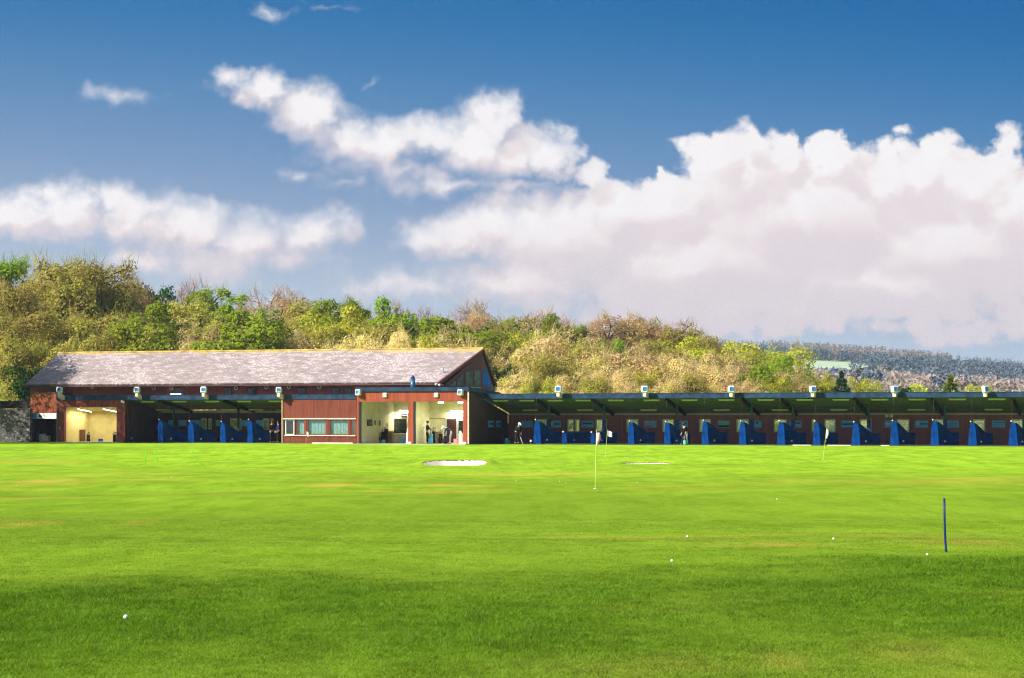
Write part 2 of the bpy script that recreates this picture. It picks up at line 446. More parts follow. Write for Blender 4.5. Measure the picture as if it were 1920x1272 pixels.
def rough_mask(x, y):
    yb = 21.4 + .50*x + (fbm(x/2.0, y/3.5, 21, 4)-.5)*6
    return (1-sstep(yb-1.8, yb+1.5, y))*(.35+1.5*np.clip(fbm(x/1.5, y/3.2, 61, 4)-.2, 0, .5))*(1-.55*sstep(16.5+.25*x, 13.2+.25*x, y))
DRY = [(85, 907, 62, 3.2, .9), (285, 905, 48, 2.5, .6), (620, 912, 42, 3, .9), (700, 922, 40, 2.5, .6), (860, 912, 75, 2.6, .7), (830, 924, 90, 3, .55), (255, 976, 32, 7, .45), (45, 980, 50, 9, .5),
       (1440, 1017, 120, 8, .6), (1200, 1000, 200, 6, .4), (1800, 1010, 110, 9, .5), (1470, 1240, 60, 22, .4), (1180, 1250, 200, 25, .25), (1680, 1225, 150, 30, .25), (60, 866, 90, 3, .4), (1810, 908, 120, 4, .4)]
def dry_mask(x, y):
    n = fbm(x/4.5, y/2.2, 31, 4)
    zones = (np.exp(-((y-82)/7)**2)*.6*(1-sstep(0, 9, x)) + np.exp(-((y-33)/3.5)**2)*.32*sstep(-1.5, 4, x)
             + np.exp(-((y-15)/2.6)**2)*.35*sstep(.1, 2.0, x) + np.exp(-((y-55)/5)**2)*.33*(1-sstep(-8, -2, x)) + np.exp(-((y-63)/6)**2)*.2)
    m = sstep(.52, .74, n)*np.clip(zones*1.2, 0, 1)
    fine = fbm(x/.7, y/1.4, 33, 3)
    for px, py, wx, wy, a in DRY:
        D = F*(1.6+.0045*max(0, 1000-py))/(py-HZ); X = (px-960)/F*D
        m = np.maximum(m, a*np.exp(-((x-X)/(wx/F*D))**2-((y-D)/(wy*D*D/(F*1.9)))**2)*np.clip(fine*1.9-.1, 0, 1.2))
    return np.clip(m, 0, 1)
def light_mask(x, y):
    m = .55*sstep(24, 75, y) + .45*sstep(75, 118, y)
    side = (x/np.maximum(y, 1))/.24          # how far across the field, -1 to 1: the left side is kept a deeper green
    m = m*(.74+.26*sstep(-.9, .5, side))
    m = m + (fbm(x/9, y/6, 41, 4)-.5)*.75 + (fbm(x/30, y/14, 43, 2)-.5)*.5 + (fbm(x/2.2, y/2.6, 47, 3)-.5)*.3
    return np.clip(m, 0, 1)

def build_ground():
    rows = np.concatenate([np.arange(-40, 8, 4), np.arange(8, 45, .22), np.arange(45, 96, .5), np.arange(96, 105.5, .16), np.arange(105.5, 200, .8),
                           np.geomspace(200, 3600, 120)])
    t = np.concatenate([np.linspace(-1.6, -.36, 26), np.linspace(-.345, .345, 300), np.linspace(.36, 1.6, 26)])
    # a denser set of columns where the bunkers lie
    t = np.unique(np.concatenate([t, np.linspace(-.055, .005, 60), np.linspace(.038, .085, 45)]))
    Yg, T = np.meshgrid(rows, t, indexing='ij')
    Xg = T*np.maximum(np.abs(Yg)+2, 14)
    Z = ground_z(Xg, Yg)
    n, m = Yg.shape
    v = np.stack([Xg, Yg, Z], -1).reshape(-1, 3)
    idx = np.arange(n*m).reshape(n, m)
    f = np.stack([idx[:-1, :-1], idx[:-1, 1:], idx[1:, 1:], idx[1:, :-1]], -1).reshape(-1, 4)
    mt, nt, b, out = new_mat('turf')
    def at(nm):
        a = N(nt, 'ShaderNodeAttribute', attribute_name=nm); return a.outputs['Fac']
    ge = N(nt, 'ShaderNodeNewGeometry')
    n1 = N(nt, 'ShaderNodeTexNoise', i_Scale=7.0, i_Detail=6.0, i_Roughness=.75); nt.links.new(ge.outputs['Position'], n1.inputs['Vector'])
    mp = N(nt, 'ShaderNodeMapping'); mp.inputs['Scale'].default_value = (.9, .35, .9); nt.links.new(ge.outputs['Position'], mp.inputs[0])
    n2 = N(nt, 'ShaderNodeTexNoise', i_Scale=1.0, i_Detail=6.0, i_Roughness=.65); nt.links.new(mp.outputs[0], n2.inputs['Vector'])
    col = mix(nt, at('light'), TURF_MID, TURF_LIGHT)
    col = mix(nt, math_(nt, 'MULTIPLY', ramp(nt, n2.outputs[0], .40, .66), .5), col, TURF_DEEP)
    mq = N(nt, 'ShaderNodeMapping'); mq.inputs['Scale'].default_value = (1.5, .16, 1); nt.links.new(ge.outputs['Position'], mq.inputs[0])
    n4 = N(nt, 'ShaderNodeTexNoise', i_Scale=1.6, i_Detail=5.0, i_Roughness=.7); nt.links.new(mq.outputs[0], n4.inputs['Vector'])
    col = mix(nt, math_(nt, 'MULTIPLY', ramp(nt, n4.outputs[0], .42, .68), .42), col, mix(nt, .6, col, (.085,.18,.004)))
    col = mix(nt, at('rough'), col, TURF_ROUGH)
    col = mix(nt, math_(nt, 'MULTIPLY', ramp(nt, n1.outputs[0], .35, .7), .35), col, mix(nt, .5, col, (.03,.07,.006)))
    col = mix(nt, math_(nt, 'MULTIPLY', at('dry'), .9), col, (.56,.37,.07))
    col = mix(nt, at('wood'), col, (.13,.13,.03))
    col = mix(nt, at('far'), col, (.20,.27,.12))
    nt.links.new(col, b.inputs['Base Color']); b.inputs['Roughness'].default_value = 1; b.inputs['Specular IOR Level'].default_value = 0
    bp = N(nt, 'ShaderNodeBump', i_Strength=.55, i_Distance=.05)
    nt.links.new(math_(nt, 'ADD', n1.outputs[0], math_(nt, 'MULTIPLY', n2.outputs[0], 1.5)), bp.inputs['Height']); nt.links.new(bp.outputs[0], b.inputs['Normal'])
    me = np_mesh('ground', v, f, mt, True)
    x, y = v[:, 0], v[:, 1]
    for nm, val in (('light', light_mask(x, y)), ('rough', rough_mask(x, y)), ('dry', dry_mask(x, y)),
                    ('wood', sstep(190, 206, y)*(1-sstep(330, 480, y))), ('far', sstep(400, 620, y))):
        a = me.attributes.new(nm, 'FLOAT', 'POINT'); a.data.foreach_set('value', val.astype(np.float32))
    tag(link('ground', me), kind='structure')
    # sand
    for b_ in BUNKERS:
        g = np.linspace(-1, 1, 70); A, B = np.meshgrid(g, g, indexing='ij')
        X = b_[0]+A*b_[2]*1.2; Y = b_[1]+B*b_[3]*1.2
        r = bunker_r(X, Y, b_)
        keep = r < (.97 if b_[0] < 0 else .86)
        Z = ground_z(X, Y)+.006
        idx = np.arange(70*70).reshape(70, 70)
        q = np.stack([idx[:-1, :-1], idx[1:, :-1], idx[1:, 1:], idx[:-1, 1:]], -1).reshape(-1, 4)
        k = keep.ravel(); q = q[k[q].all(1)]
        tag(link('sand_bunker', np_mesh('sand_bunker', np.stack([X, Y, Z], -1).reshape(-1, 3), q, M['sand'], True)), kind='structure')
        me = [o for o in COL.objects if o.name.startswith('sand_bunker')][-1].data
        me.materials.append(M['soil']); rc_ = r.ravel()[q].mean(1); yc = Y.ravel()[q].mean(1)
        me.polygons.foreach_set('material_index', ((rc_ > (.925 if b_[0] < 0 else .80)) & (yc > b_[1]+.25)).astype(np.int32)); me.update()

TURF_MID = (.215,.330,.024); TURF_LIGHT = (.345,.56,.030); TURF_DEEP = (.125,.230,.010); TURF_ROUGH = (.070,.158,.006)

def build_grass():
    """blades of the near turf: real upright leaves, long in the rough, short on the mown part"""
    P = []
    for y0, y1, dens in ((11.5, 16, 6500), (16, 22, 4000), (22, 30, 1900), (30, 38, 800), (38, 48, 320), (48, 60, 120)):
        w = .29*y1+1.0
        n = int((y1-y0)*2*w*dens)
        x = rng.uniform(-w, w, n); y = rng.uniform(y0, y1, n)
        k = np.abs(x) < .285*y+2.2; P.append(np.stack([x[k], y[k]], -1))
    P = np.concatenate(P); x, y = P.T; n = len(x)
    z = ground_z(x, y); rg = rough_mask(x, y)
    clump = fbm(x/.35, y/.35, 51, 3); patch = fbm(x/2.5, y/1.6, 53, 3)
    h = (.010+.014*rg)*(.45+1.1*clump)*(1-.7*sstep(34, 60, y))*rng.uniform(.6, 1.35, n)*(1+.35*(patch-.5)*rg)
    wd = (.0019+.0013*rg)*rng.uniform(.7, 1.3, n)*np.clip(y/16, 1, 2.2)
    a = rng.uniform(0, 2*np.pi, n); le = h*rng.uniform(.4, 1.7, n); la = rng.uniform(0, 2*np.pi, n)
    base = np.stack([x, y, z-.003], -1)
    side = np.stack([np.cos(a)*wd, np.sin(a)*wd, 0*a], -1)
    tip = base + np.stack([np.cos(la)*le, np.sin(la)*le, h+.003], -1)
    v = np.stack([base-side, base+side, tip], 1).reshape(-1, 3)
    f = np.arange(3*n).reshape(n, 3)
    m, nt, b, out = new_mat('grass_blade')
    at = lambda nm: N(nt, 'ShaderNodeAttribute', attribute_name=nm).outputs['Fac']
    ge = N(nt, 'ShaderNodeNewGeometry')
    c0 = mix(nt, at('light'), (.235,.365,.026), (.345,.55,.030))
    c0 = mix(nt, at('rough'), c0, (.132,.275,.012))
    c0 = mix(nt, at('clump'), mix(nt, .5, c0, (.03,.075,.0)), c0)
    c0 = mix(nt, math_(nt, 'MULTIPLY', ge.outputs['Random Per Island'], .55), c0, mix(nt, .5, c0, (.27,.33,.015)))
    c0 = mix(nt, math_(nt, 'MULTIPLY', at('dry'), .7), c0, (.33,.26,.08))
    df = N(nt, 'ShaderNodeBsdfDiffuse'); tl = N(nt, 'ShaderNodeBsdfTranslucent'); mx = N(nt, 'ShaderNodeMixShader'); mx.inputs[0].default_value = .4
    gl = N(nt, 'ShaderNodeBsdfGlossy'); gl.inputs['Roughness'].default_value = .45; gl.inputs[0].default_value = (.6,.65,.5,1)
    m2 = N(nt, 'ShaderNodeMixShader'); m2.inputs[0].default_value = .015
    nt.links.new(c0, df.inputs[0]); nt.links.new(c0, tl.inputs[0]); nt.links.new(df.outputs[0], mx.inputs[1]); nt.links.new(tl.outputs[0], mx.inputs[2])
    nt.links.new(mx.outputs[0], m2.inputs[1]); nt.links.new(gl.outputs[0], m2.inputs[2]); nt.links.new(m2.outputs[0], out.inputs[0])
    me = np_mesh('grass', v, f, m)
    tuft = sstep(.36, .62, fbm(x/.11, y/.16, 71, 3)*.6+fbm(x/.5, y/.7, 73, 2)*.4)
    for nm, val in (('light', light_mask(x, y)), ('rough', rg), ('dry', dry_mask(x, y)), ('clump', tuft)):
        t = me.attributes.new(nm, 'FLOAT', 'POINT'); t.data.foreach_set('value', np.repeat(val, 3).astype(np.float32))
    tag(link('grass', me), 'short green grass blades of the near fairway and rough', 'grass', kind='stuff')

build_ground()
build_grass()

# ------------------------------------------------------------------ trees
def tubes_np(segs, n=5):
    """segs: (p0, p1, r0, r1) rows -> vertices, quads"""
    P0 = np.array([s[0] for s in segs]); P1 = np.array([s[1] for s in segs]); r0 = np.array([s[2] for s in segs]); r1 = np.array([s[3] for s in segs])
    d = P1-P0; d /= np.linalg.norm(d, axis=1, keepdims=True)+1e-9
    up = np.where(np.abs(d[:, 2:3]) < .9, np.array([[0, 0, 1.]]), np.array([[1., 0, 0]]))
    a = np.cross(d, up); a /= np.linalg.norm(a, axis=1, keepdims=True)+1e-9; b = np.cross(d, a)
    t = np.arange(n)*2*np.pi/n
    ring = a[:, None]*np.cos(t)[None, :, None] + b[:, None]*np.sin(t)[None, :, None]
    V = np.concatenate([P0[:, None]+ring*r0[:, None, None], P1[:, None]+ring*r1[:, None, None]], 1)
    k = np.arange(n); q = np.stack([k, (k+1) % n, n+(k+1) % n, n+k], -1)
    Fq = (np.arange(len(segs))*2*n)[:, None, None]+q[None]
    return V.reshape(-1, 3), Fq.reshape(-1, 4)

PROTO = {}
def unit(r, n=None):
    v = r.normal(size=(3,) if n is None else (n, 3)); return v/np.linalg.norm(v, axis=-1, keepdims=True)
def curve(segs, a, b, ra, rb, r, n=4, sag=.12):
    """a limb from a to b, bent a little, drawn as tapering pieces"""
    a, b = np.asarray(a, float), np.asarray(b, float); L = np.linalg.norm(b-a)
    k = unit(r)*L*sag+np.array([0, 0, L*.10]); p = a
    for i in range(1, n+1):
        t = i/n; q = a*(1-t)+b*t+k*(4*t*(1-t))*.6
        segs.append((p, q, ra+(rb-ra)*(i-1)/n, ra+(rb-ra)*t)); p = q
def tree_proto(key, seed, bark, leaf, H, Rr, zlow, nclump, nleaf, size, ntwig, cl=(.20, .36), stems=1, align=.9, topw=1.0, twl=.9):
    """trunk and forking limbs that carry rounded clumps; leaves sit on the clumps' outer shells and turn outwards"""
    r = np.random.default_rng(seed); segs = []
    zc, Rz = (H+zlow)/2, (H-zlow)/2
    C, rc = [], []
    while len(C) < nclump:
        d = unit(r); f = math.sqrt(r.uniform(.12, 1))*.84
        c = d*f*np.array([Rr, Rr, Rz]); wz = 1-(1-topw)*(c[2]/Rz*.5+.5); c[0] *= wz; c[1] *= wz
        C.append(c+np.array([0, 0, zc])); rc.append(Rr*r.uniform(*cl)*(1.15-.35*f))
    C = np.array(C); rc = np.array(rc)
    lean = np.array([r.normal()*.3, r.normal()*.3, 0]); zf = zlow+.12*(H-zlow)
    feet = [np.zeros(3)] if stems == 1 else [np.array([math.cos(a), math.sin(a), 0])*.5 for a in np.arange(stems)*6.283/stems]
    forks = []
    for ft in feet:
        fk = ft*1.5+lean+np.array([0, 0, max(zf, .5)]); curve(segs, ft-np.array([0, 0, .2]), fk, .026*H/math.sqrt(stems), .019*H/math.sqrt(stems), r, 4, .05); forks.append(fk)
    nm = 7; az = np.arange(nm)*2*np.pi/nm+r.uniform(0, 1)
    mains = []
    for k in range(nm):
        tgt = np.array([math.cos(az[k])*Rr*.42, math.sin(az[k])*Rr*.42, zc+r.uniform(-.2, .35)*Rz]) if k else np.array([lean[0], lean[1], zc+.4*Rz])
        curve(segs, forks[k % len(forks)], tgt, .0135*H/stems**.3, .007*H, r, 5, .14); mains.append(tgt)
    mains = np.array(mains); tips = []
    for c, q in zip(C, rc):
        k = np.argmin(np.linalg.norm(mains-c, axis=1)); curve(segs, mains[k], c, .0062*H, .0028*H, r, 3, .16)
        for _ in range(6):
            e = c+unit(r)*q*np.array([.8, .8, .8])+np.array([0, 0, q*.15]); segs.append((c, e, .0026*H, .001*H)); tips.append((e, (e-c)/np.linalg.norm(e-c)))
    V, Fq, off = [], [], 0
    if nleaf:
        w = rc**2*r.gamma(3.0, 1, len(rc)); i = r.choice(len(rc), nleaf, p=w/w.sum())
        d = unit(r, nleaf); d[:, 2] = np.where((d[:, 2] < -.3) & (r.random(nleaf) < .6), -d[:, 2], d[:, 2])
        rad = rc[i]*(.62+.42*r.random(nleaf)**.6)*(1+.16*np.sin(d[:, 0]*7+i)*np.sin(d[:, 1]*6+2*i)*1.0)
        c = C[i]+d*rad[:, None]*np.array([1, 1, .82])
        nr = d*align+unit(r, nleaf)*.62+np.array([0, 0, .22]); nr /= np.linalg.norm(nr, axis=1, keepdims=True)
        a = np.cross(nr, unit(r, nleaf)); a /= np.linalg.norm(a, axis=1, keepdims=True); b = np.cross(nr, a)
        sz = size*r.uniform(.55, 1.35, (nleaf, 1))
        V.append(np.stack([c-a*sz, c+b*sz*.6, c+a*sz, c-b*sz*.6], 1).reshape(-1, 3)); Fq.append(np.arange(4*nleaf).reshape(-1, 4)); off = 4*nleaf
    if ntwig:
        i = r.integers(0, len(tips), ntwig); P = np.array([t[0] for t in tips])[i]; Dd = np.array([t[1] for t in tips])[i]
        d = Dd+unit(r, ntwig)*.75; d[:, 2] += .35; d /= np.linalg.norm(d, axis=1, keepdims=True)
        p = P+r.normal(size=(ntwig, 3))*.22-d*.25; L = twl*r.uniform(.4, 1.2, (ntwig, 1))
        sd_ = np.cross(d, unit(r, ntwig)); sd_ /= np.linalg.norm(sd_, axis=1, keepdims=True); wd = .02
        V.append(np.stack([p-sd_*wd, p+sd_*wd, p+d*L+sd_*wd*.3, p+d*L-sd_*wd*.3], 1).reshape(-1, 3)); Fq.append(np.arange(4*ntwig).reshape(-1, 4)+off)
    v, f = tubes_np(segs); V = np.concatenate(V); Fq = np.concatenate(Fq)
    q = np.quantile(V, [.015, .985], axis=0)
    PROTO.setdefault(key, []).append((np_mesh('trunk', v, f, M[bark], True), np_mesh('crown', V, Fq, LEAF[leaf]), np.quantile(V[:, 2], .99), (q[1][0]-q[0][0]+q[1][1]-q[0][1])/2, None))
for i in range(3):
    tree_proto('olive', 11+i, 'bark', 'olive', 13, 5.2, 2.5, 52, 12000, .13, 2600, (.18, .34))
    tree_proto('brown', 31+i, 'bark', 'brown', 12, 4.6, 2.5, 44, 7500, .115, 4200, (.18, .32))
    tree_proto('bare', 41+i, 'greybark', 'bare', 12, 4.8, 2.5, 60, 0, 0, 6500, (.16, .28), twl=1.1)
    tree_proto('tan', 61+i, 'palebark', 'tan', 8.5, 4.6, .6, 46, 11000, .12, 2600, (.2, .36), stems=4)
for i in range(2):
    tree_proto('green', 21+i, 'bark', 'green', 12, 4.8, 2.2, 46, 13500, .16, 0, (.2, .38))
    tree_proto('lime', 71+i, 'palebark', 'lime', 8.5, 4.2, .6, 44, 11500, .13, 900, (.2, .38), stems=3)
    tree_proto('sparse', 81+i, 'greybark', 'green', 13, 3.2, 4.5, 26, 3000, .14, 2000, (.16, .3), topw=.7)
    tree_proto('olivebush', 91+i, 'bark', 'olive', 9, 4.6, .6, 48, 12000, .13, 1600, (.2, .36), stems=3)
tree_proto('evergreen', 51, 'bark', 'evergreen', 10, 4.8, 1.2, 40, 12000, .2, 0, (.24, .4))

def conifer_np(r, H, Rb, n, size):
    t = r.uniform(0, 1, n)**.7; z = H*(1-t)+.02
    tier = np.floor(t*9)/9; rr = Rb*(tier+.05)*(.55+.55*r.uniform(0, 1, n))
    a = r.integers(0, 9, n)*2*np.pi/9+r.normal(size=n)*.28+tier*5
    c = np.stack([np.cos(a)*rr, np.sin(a)*rr, z-rr*.28], -1)
    d = np.stack([np.cos(a), np.sin(a), -.25+0*a], -1)+r.normal(size=(n, 3))*.3
    d /= np.linalg.norm(d, axis=1, keepdims=True); b = np.cross(d, r.normal(size=(n, 3))); b /= np.linalg.norm(b, axis=1, keepdims=True)
    s = size*r.uniform(.6, 1.3, (n, 1))
    return np.stack([c-d*s, c+b*s*.35, c+d*s, c-b*s*.35], 1).reshape(-1, 3), np.arange(4*n).reshape(n, 4)

def conifer_proto(key, seed, leaf, n=8000):
    r = np.random.default_rng(seed); V, Ff = conifer_np(r, 9., 2.9, n, .17)
    tv, tf = tubes_np([((0, 0, 0), (0, 0, 4.5), .2, .12), ((0, 0, 4.5), (0, 0, 8.8), .12, .02)], 7)
    PROTO[key] = [(np_mesh('trunk', tv, tf, M['bark'], True), np_mesh('crown', V, Ff, LEAF[leaf]), 9.0, 5.6, np.zeros(3))]
conifer_proto('fir', 5, 'fir'); conifer_proto('spruce', 6, 'spruce')

LAMPX = [112, 257, 382, 523, 672, 863, 1047, 1209, 1371, 1524, 1677, 1847]
KIND = {  # look, category
 'olive': 'olive half-leafed dark-limbed tree', 'brown': 'brown budding dense-twigged tree', 'bare': 'bare pinkish-grey twiggy tree',
 'tan': 'pale tan budding shrubby tree', 'green': 'bright green full-leafed tree', 'lime': 'yellow-green leafy tree', 'sparse': 'slender sparse-leafed green tree',
 'olivebush': 'low olive bushy tree', 'evergreen': 'dark evergreen tree', 'fir': 'dark green fir tree', 'spruce': 'light green pointed conifer'}
TREES = []
def place(px, top, wpx, kind, D, nvar=None):
    TREES.append([px, top, wpx, kind, D])

# skyline and the trees that stand out (photo column, photo row of the top, width, kind, distance)
for a in [
 (14, 486, 110, 'sparse', 232), (28, 540, 150, 'olive', 212), (108, 497, 165, 'olive', 224), (182, 494, 180, 'olive', 226), (236, 528, 70, 'brown', 240),
 (268, 548, 110, 'brown', 236), (300, 546, 75, 'evergreen', 244), (345, 530, 90, 'bare', 246), (278, 540, 90, 'bare', 250), (292, 576, 150, 'green', 206),
 (366, 553, 105, 'green', 228), (400, 543, 90, 'sparse', 226), (378, 572, 140, 'olive', 218), (448, 556, 90, 'sparse', 242), (458, 588, 165, 'green', 203),
 (505, 547, 120, 'bare', 240), (512, 562, 140, 'brown', 232), (575, 571, 140, 'olive', 226), (618, 570, 110, 'green', 226), (640, 588, 170, 'lime', 214),
 (668, 562, 60, 'sparse', 242), (722, 566, 95, 'green', 216), (748, 574, 70, 'bare', 242), (745, 602, 150, 'olive', 220), (800, 588, 110, 'bare', 246),
 (826, 602, 210, 'green', 212), (872, 570, 110, 'bare', 246), (896, 588, 110, 'brown', 236), (884, 622, 90, 'evergreen', 224), (962, 600, 150, 'olive', 226),
 (948, 604, 90, 'green', 236), (1012, 588, 120, 'bare', 244), (1038, 594, 56, 'green', 240), (1066, 604, 80, 'bare', 244), (1092, 612, 70, 'sparse', 240),
 (1050, 630, 170, 'tan', 214), (1142, 596, 130, 'brown', 240), (1192, 596, 110, 'brown', 242), (1214, 602, 60, 'green', 243), (1252, 610, 120, 'brown', 240),
 (1292, 620, 120, 'olive', 236), (1334, 634, 110, 'olive', 232), (1146, 640, 60, 'green', 218), (1370, 650, 100, 'tan', 230), (1428, 648, 150, 'lime', 222),
 (1468, 672, 100, 'green', 214), (1275, 640, 130, 'lime', 226), (1220, 640, 120, 'olive', 222), (1330, 668, 120, 'tan', 212), (1395, 668, 110, 'olivebush', 214),
 (1000, 628, 120, 'lime', 218), (1090, 648, 130, 'olivebush', 212), (1180, 660, 130, 'tan', 208), (1110, 662, 110, 'tan', 208), (1240, 668, 120, 'tan', 207),
 (1290, 676, 110, 'tan', 205), (1035, 668, 120, 'olive', 203), (985, 660, 110, 'tan', 205), (945, 648, 110, 'olivebush', 210), (1150, 690, 90, 'tan', 200),
 (1210, 700, 80, 'lime', 200), (1360, 694, 90, 'tan', 203), (1425, 690, 100, 'green', 204), (1480, 692, 70, 'brown', 208), (935, 690, 60, 'evergreen', 200),
 (975, 700, 70, 'tan', 197), (1080, 700, 90, 'tan', 198), (1010, 706, 80, 'lime', 197), (1310, 706, 90, 'olivebush', 199), (1445, 712, 80, 'lime', 199),
 (1395, 714, 70, 'tan', 198), (1260, 712, 80, 'tan', 197), (1120, 712, 70, 'olivebush', 196), (1180, 716, 70, 'tan', 195),
 (40, 590, 150, 'olive', 206), (120, 600, 160, 'olivebush', 208), (190, 592, 150, 'olive', 212), (245, 600, 130, 'brown', 214), (330, 610, 120, 'tan', 208),
 (30, 640, 110, 'olivebush', 200), (90, 650, 110, 'olivebush', 201), (60, 690, 90, 'evergreen', 196), (18, 700, 80, 'olivebush', 195), (100, 706, 60, 'evergreen', 198),
 (410, 612, 120, 'brown', 206), (500, 606, 120, 'brown', 210), (560, 614, 120, 'olivebush', 210), (610, 622, 120, 'olivebush', 208), (690, 612, 130, 'olivebush', 210),
 (770, 626, 110, 'tan', 206), (700, 634, 110, 'tan', 206), (850, 632, 120, 'tan', 206), (920, 626, 100, 'olive', 216), (540, 634, 110, 'tan', 205), (465, 630, 110, 'olivebush', 204), (220, 630, 120, 'olivebush', 204),
 (280, 632, 110, 'brown', 205), (380, 634, 110, 'tan', 204), (640, 640, 110, 'tan', 203), (810, 642, 110, 'lime', 203), (150, 634, 110, 'olivebush', 203),
 (-30, 520, 130, 'brown', 222), (-10, 600, 120, 'olive', 205),
 (-185, 470, 250, 'olive', 166), (-120, 520, 150, 'olive', 178),
 # the few that stand clear on the right, beyond the range roof
 (1578, 694, 92, 'fir', 205), (1782, 702, 118, 'spruce', 195), (1540, 706, 80, 'lime', 215), (1614, 712, 66, 'lime', 212), (1516, 700, 46, 'tan', 225), (1500, 716, 44, 'olivebush', 210),
 (1700, 728, 40, 'evergreen', 215), (1838, 726, 44, 'lime', 230),
]: place(*a)

WORDS = {112: 'leftmost floodlight', 257: 'second floodlight', 382: 'third floodlight', 523: 'fourth floodlight', 672: 'fifth floodlight', 863: 'sixth floodlight',
         1047: 'seventh floodlight', 1209: 'eighth floodlight', 1371: 'ninth floodlight', 1524: 'tenth floodlight', 1677: 'eleventh floodlight', 1847: 'last floodlight'}
def where(px):
    if px < 60: return 'beyond the stone wall'
    if px > 1700: return 'beyond the far end of the range roof'
    best = min(LAMPX, key=lambda q: abs(q-px)); d = px-best
    if abs(d) < 16: return 'straight behind the '+WORDS[best]
    if abs(d) < 45: return ('just right of the ' if d > 0 else 'just left of the ')+WORDS[best]
    return ('well right of the ' if d > 0 else 'well left of the ')+WORDS[best]

tree_rows = []
for px, top, wpx, kind, D in TREES:
    x = (px-960)/F*D; zb = float(ground_z(x, D)); zt = EYE+(HZ-top)/F*D
    tier = 'on the skyline' if D >= 226 else ('within the wood' if D >= 209 else 'at the wood edge')
    if px > 1495: tier = 'standing alone'
    tree_rows.append(dict(px=px, kind=kind, D=D, x=x, zb=zb, H=zt-zb, Wd=wpx/F*D, tier=tier, label=f"{KIND[kind]} {tier}, {where(px)}"))
# tell apart the ones that still read alike
from collections import defaultdict
by = defaultdict(list)
for t in tree_rows: by[t['label']].append(t)
for lab, ts in by.items():
    if len(ts) > 1:
        ts.sort(key=lambda t: t['px'])
        for i, t in enumerate(ts):
            t['label'] = ('left-hand ' if i == 0 else 'right-hand ' if i == len(ts)-1 else 'middle ')+lab if len(ts) < 4 else ORD[i]+' '+lab
for i, t in enumerate(tree_rows):
    var = PROTO[t['kind']]; tr, cr, zt, wd, ctr = var[(i*7+int(t['px'])) % len(var)]
    nm = {'fir': 'fir_tree', 'spruce': 'conifer_tree', 'evergreen': 'evergreen_tree', 'bare': 'bare_tree'}.get(t['kind'], 'broadleaf_tree')
    e = thing(nm, t['label'], 'tree', (t['x'], t['D'], t['zb']-.05), random.uniform(0, 6.28), 'trees of the wood behind the range')
    sx = t['Wd']/wd*1.12; sz = t['H']/zt
    e.scale = (sx, sx, sz)
    link('trunk', tr, e); link('crown', cr, e)

SHR = [1010, 1078, 1128, 1186, 1253, 1322, 1392, 1462, 1530, 1557, 1623, 1693, 1762, 1835, 1908]
for i, px in enumerate(SHR):
    D = 183.0+2.5*math.sin(i*2.3); x = (px-960)/F*D; zb = float(ground_z(x, D))
    tr, cr, zt, wd, ctr = PROTO['lime' if i % 3 else 'green'][i % 2]
    e = thing('shrub', f'sunlit green shrub seen through the range windows, {ORD[i]} from the left', 'shrub', (x, D, zb-.05), i*1.7, 'shrubs right behind the range')
    e.scale = (2.9/wd, 2.9/wd, 2.7/zt); link('trunk', tr, e); link('crown', cr, e)

# ------------------------------------------------------------------ far hill: woods that read as masses, and a field
def far_wood(name, label, leaf, spots, kind, seed, n=70):
    r = np.random.default_rng(seed); Vs, Fs = [], []; off = 0
    base = {}
    for k in range(6):
        if kind == 'conifer': base[k] = conifer_np(r, 1., .26, n, .06)
        else:
            P = r.normal(size=(n, 3)); P /= np.linalg.norm(P, axis=1, keepdims=True); P *= r.uniform(.55, 1.0, (n, 1))
            c = P*np.array([.55, .55, .42])+np.array([0, 0, .55]); a = r.normal(size=(n, 3)); a /= np.linalg.norm(a, axis=1, keepdims=True)
            b = np.cross(a, r.normal(size=(n, 3))); b /= np.linalg.norm(b, axis=1, keepdims=True); s = (.13 if n < 150 else .075)*r.uniform(.5, 1.3, (n, 1))
            base[k] = (np.stack([c-a*s, c+b*s*.7, c+a*s, c-b*s*.7], 1).reshape(-1, 3), np.arange(4*n).reshape(n, 4))
    for (x, y, h) in spots:
        v, f = base[int(r.integers(6))]; an = r.uniform(0, 6.28); ca, sa = math.cos(an), math.sin(an)
        w = h*r.uniform(.8, 1.25)
        q = np.stack([(v[:, 0]*ca-v[:, 1]*sa)*w+x, (v[:, 0]*sa+v[:, 1]*ca)*w+y, v[:, 2]*h], -1)
        q[:, 2] += float(ground_z(x, y))-.2*h*.2
        Vs.append(q); Fs.append(f+off); off += len(q)
    o = link(name, np_mesh(name, np.concatenate(Vs), np.concatenate(Fs), LEAF[leaf]))
    return tag(o, label, 'wood', kind='stuff')

def scatter(n, pxr, Dr, hr, seed, keep=None):
    r = np.random.default_rng(seed); out = []
    while len(out) < n:
        px, D, h = r.uniform(*pxr), r.uniform(*Dr), r.uniform(*hr)
        if keep and not keep(px, D, r): continue
        out.append(((px-960)/F*D, D, h))
    return out
def infield(px, D): return 1484 < px < 1650 and 1110+70*max(0, (px-1560)/70) < D < 1330
def clr(px, D, r):
    return not infield(px, D) and not (px < 1690 and D < 1140)
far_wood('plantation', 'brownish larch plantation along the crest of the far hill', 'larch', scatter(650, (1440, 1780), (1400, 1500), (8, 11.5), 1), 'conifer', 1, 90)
far_wood('conifer_wood', 'haze-tinted conifers on the right shoulder of the far hill', 'blue', scatter(620, (1330, 2000), (1370, 1520), (5, 10.5), 2, lambda px, D, r: px > 1700 or px < 1480), 'conifer', 2, 90)
far_wood('mixed_wood', 'haze-tinted trees scattered over the far hillside', 'blue', scatter(760, (1430, 2010), (950, 1380), (5, 10), 3, lambda px, D, r: clr(px, D, r) and (px > 1600 or r.random() < .4)), 'round', 3, 200)
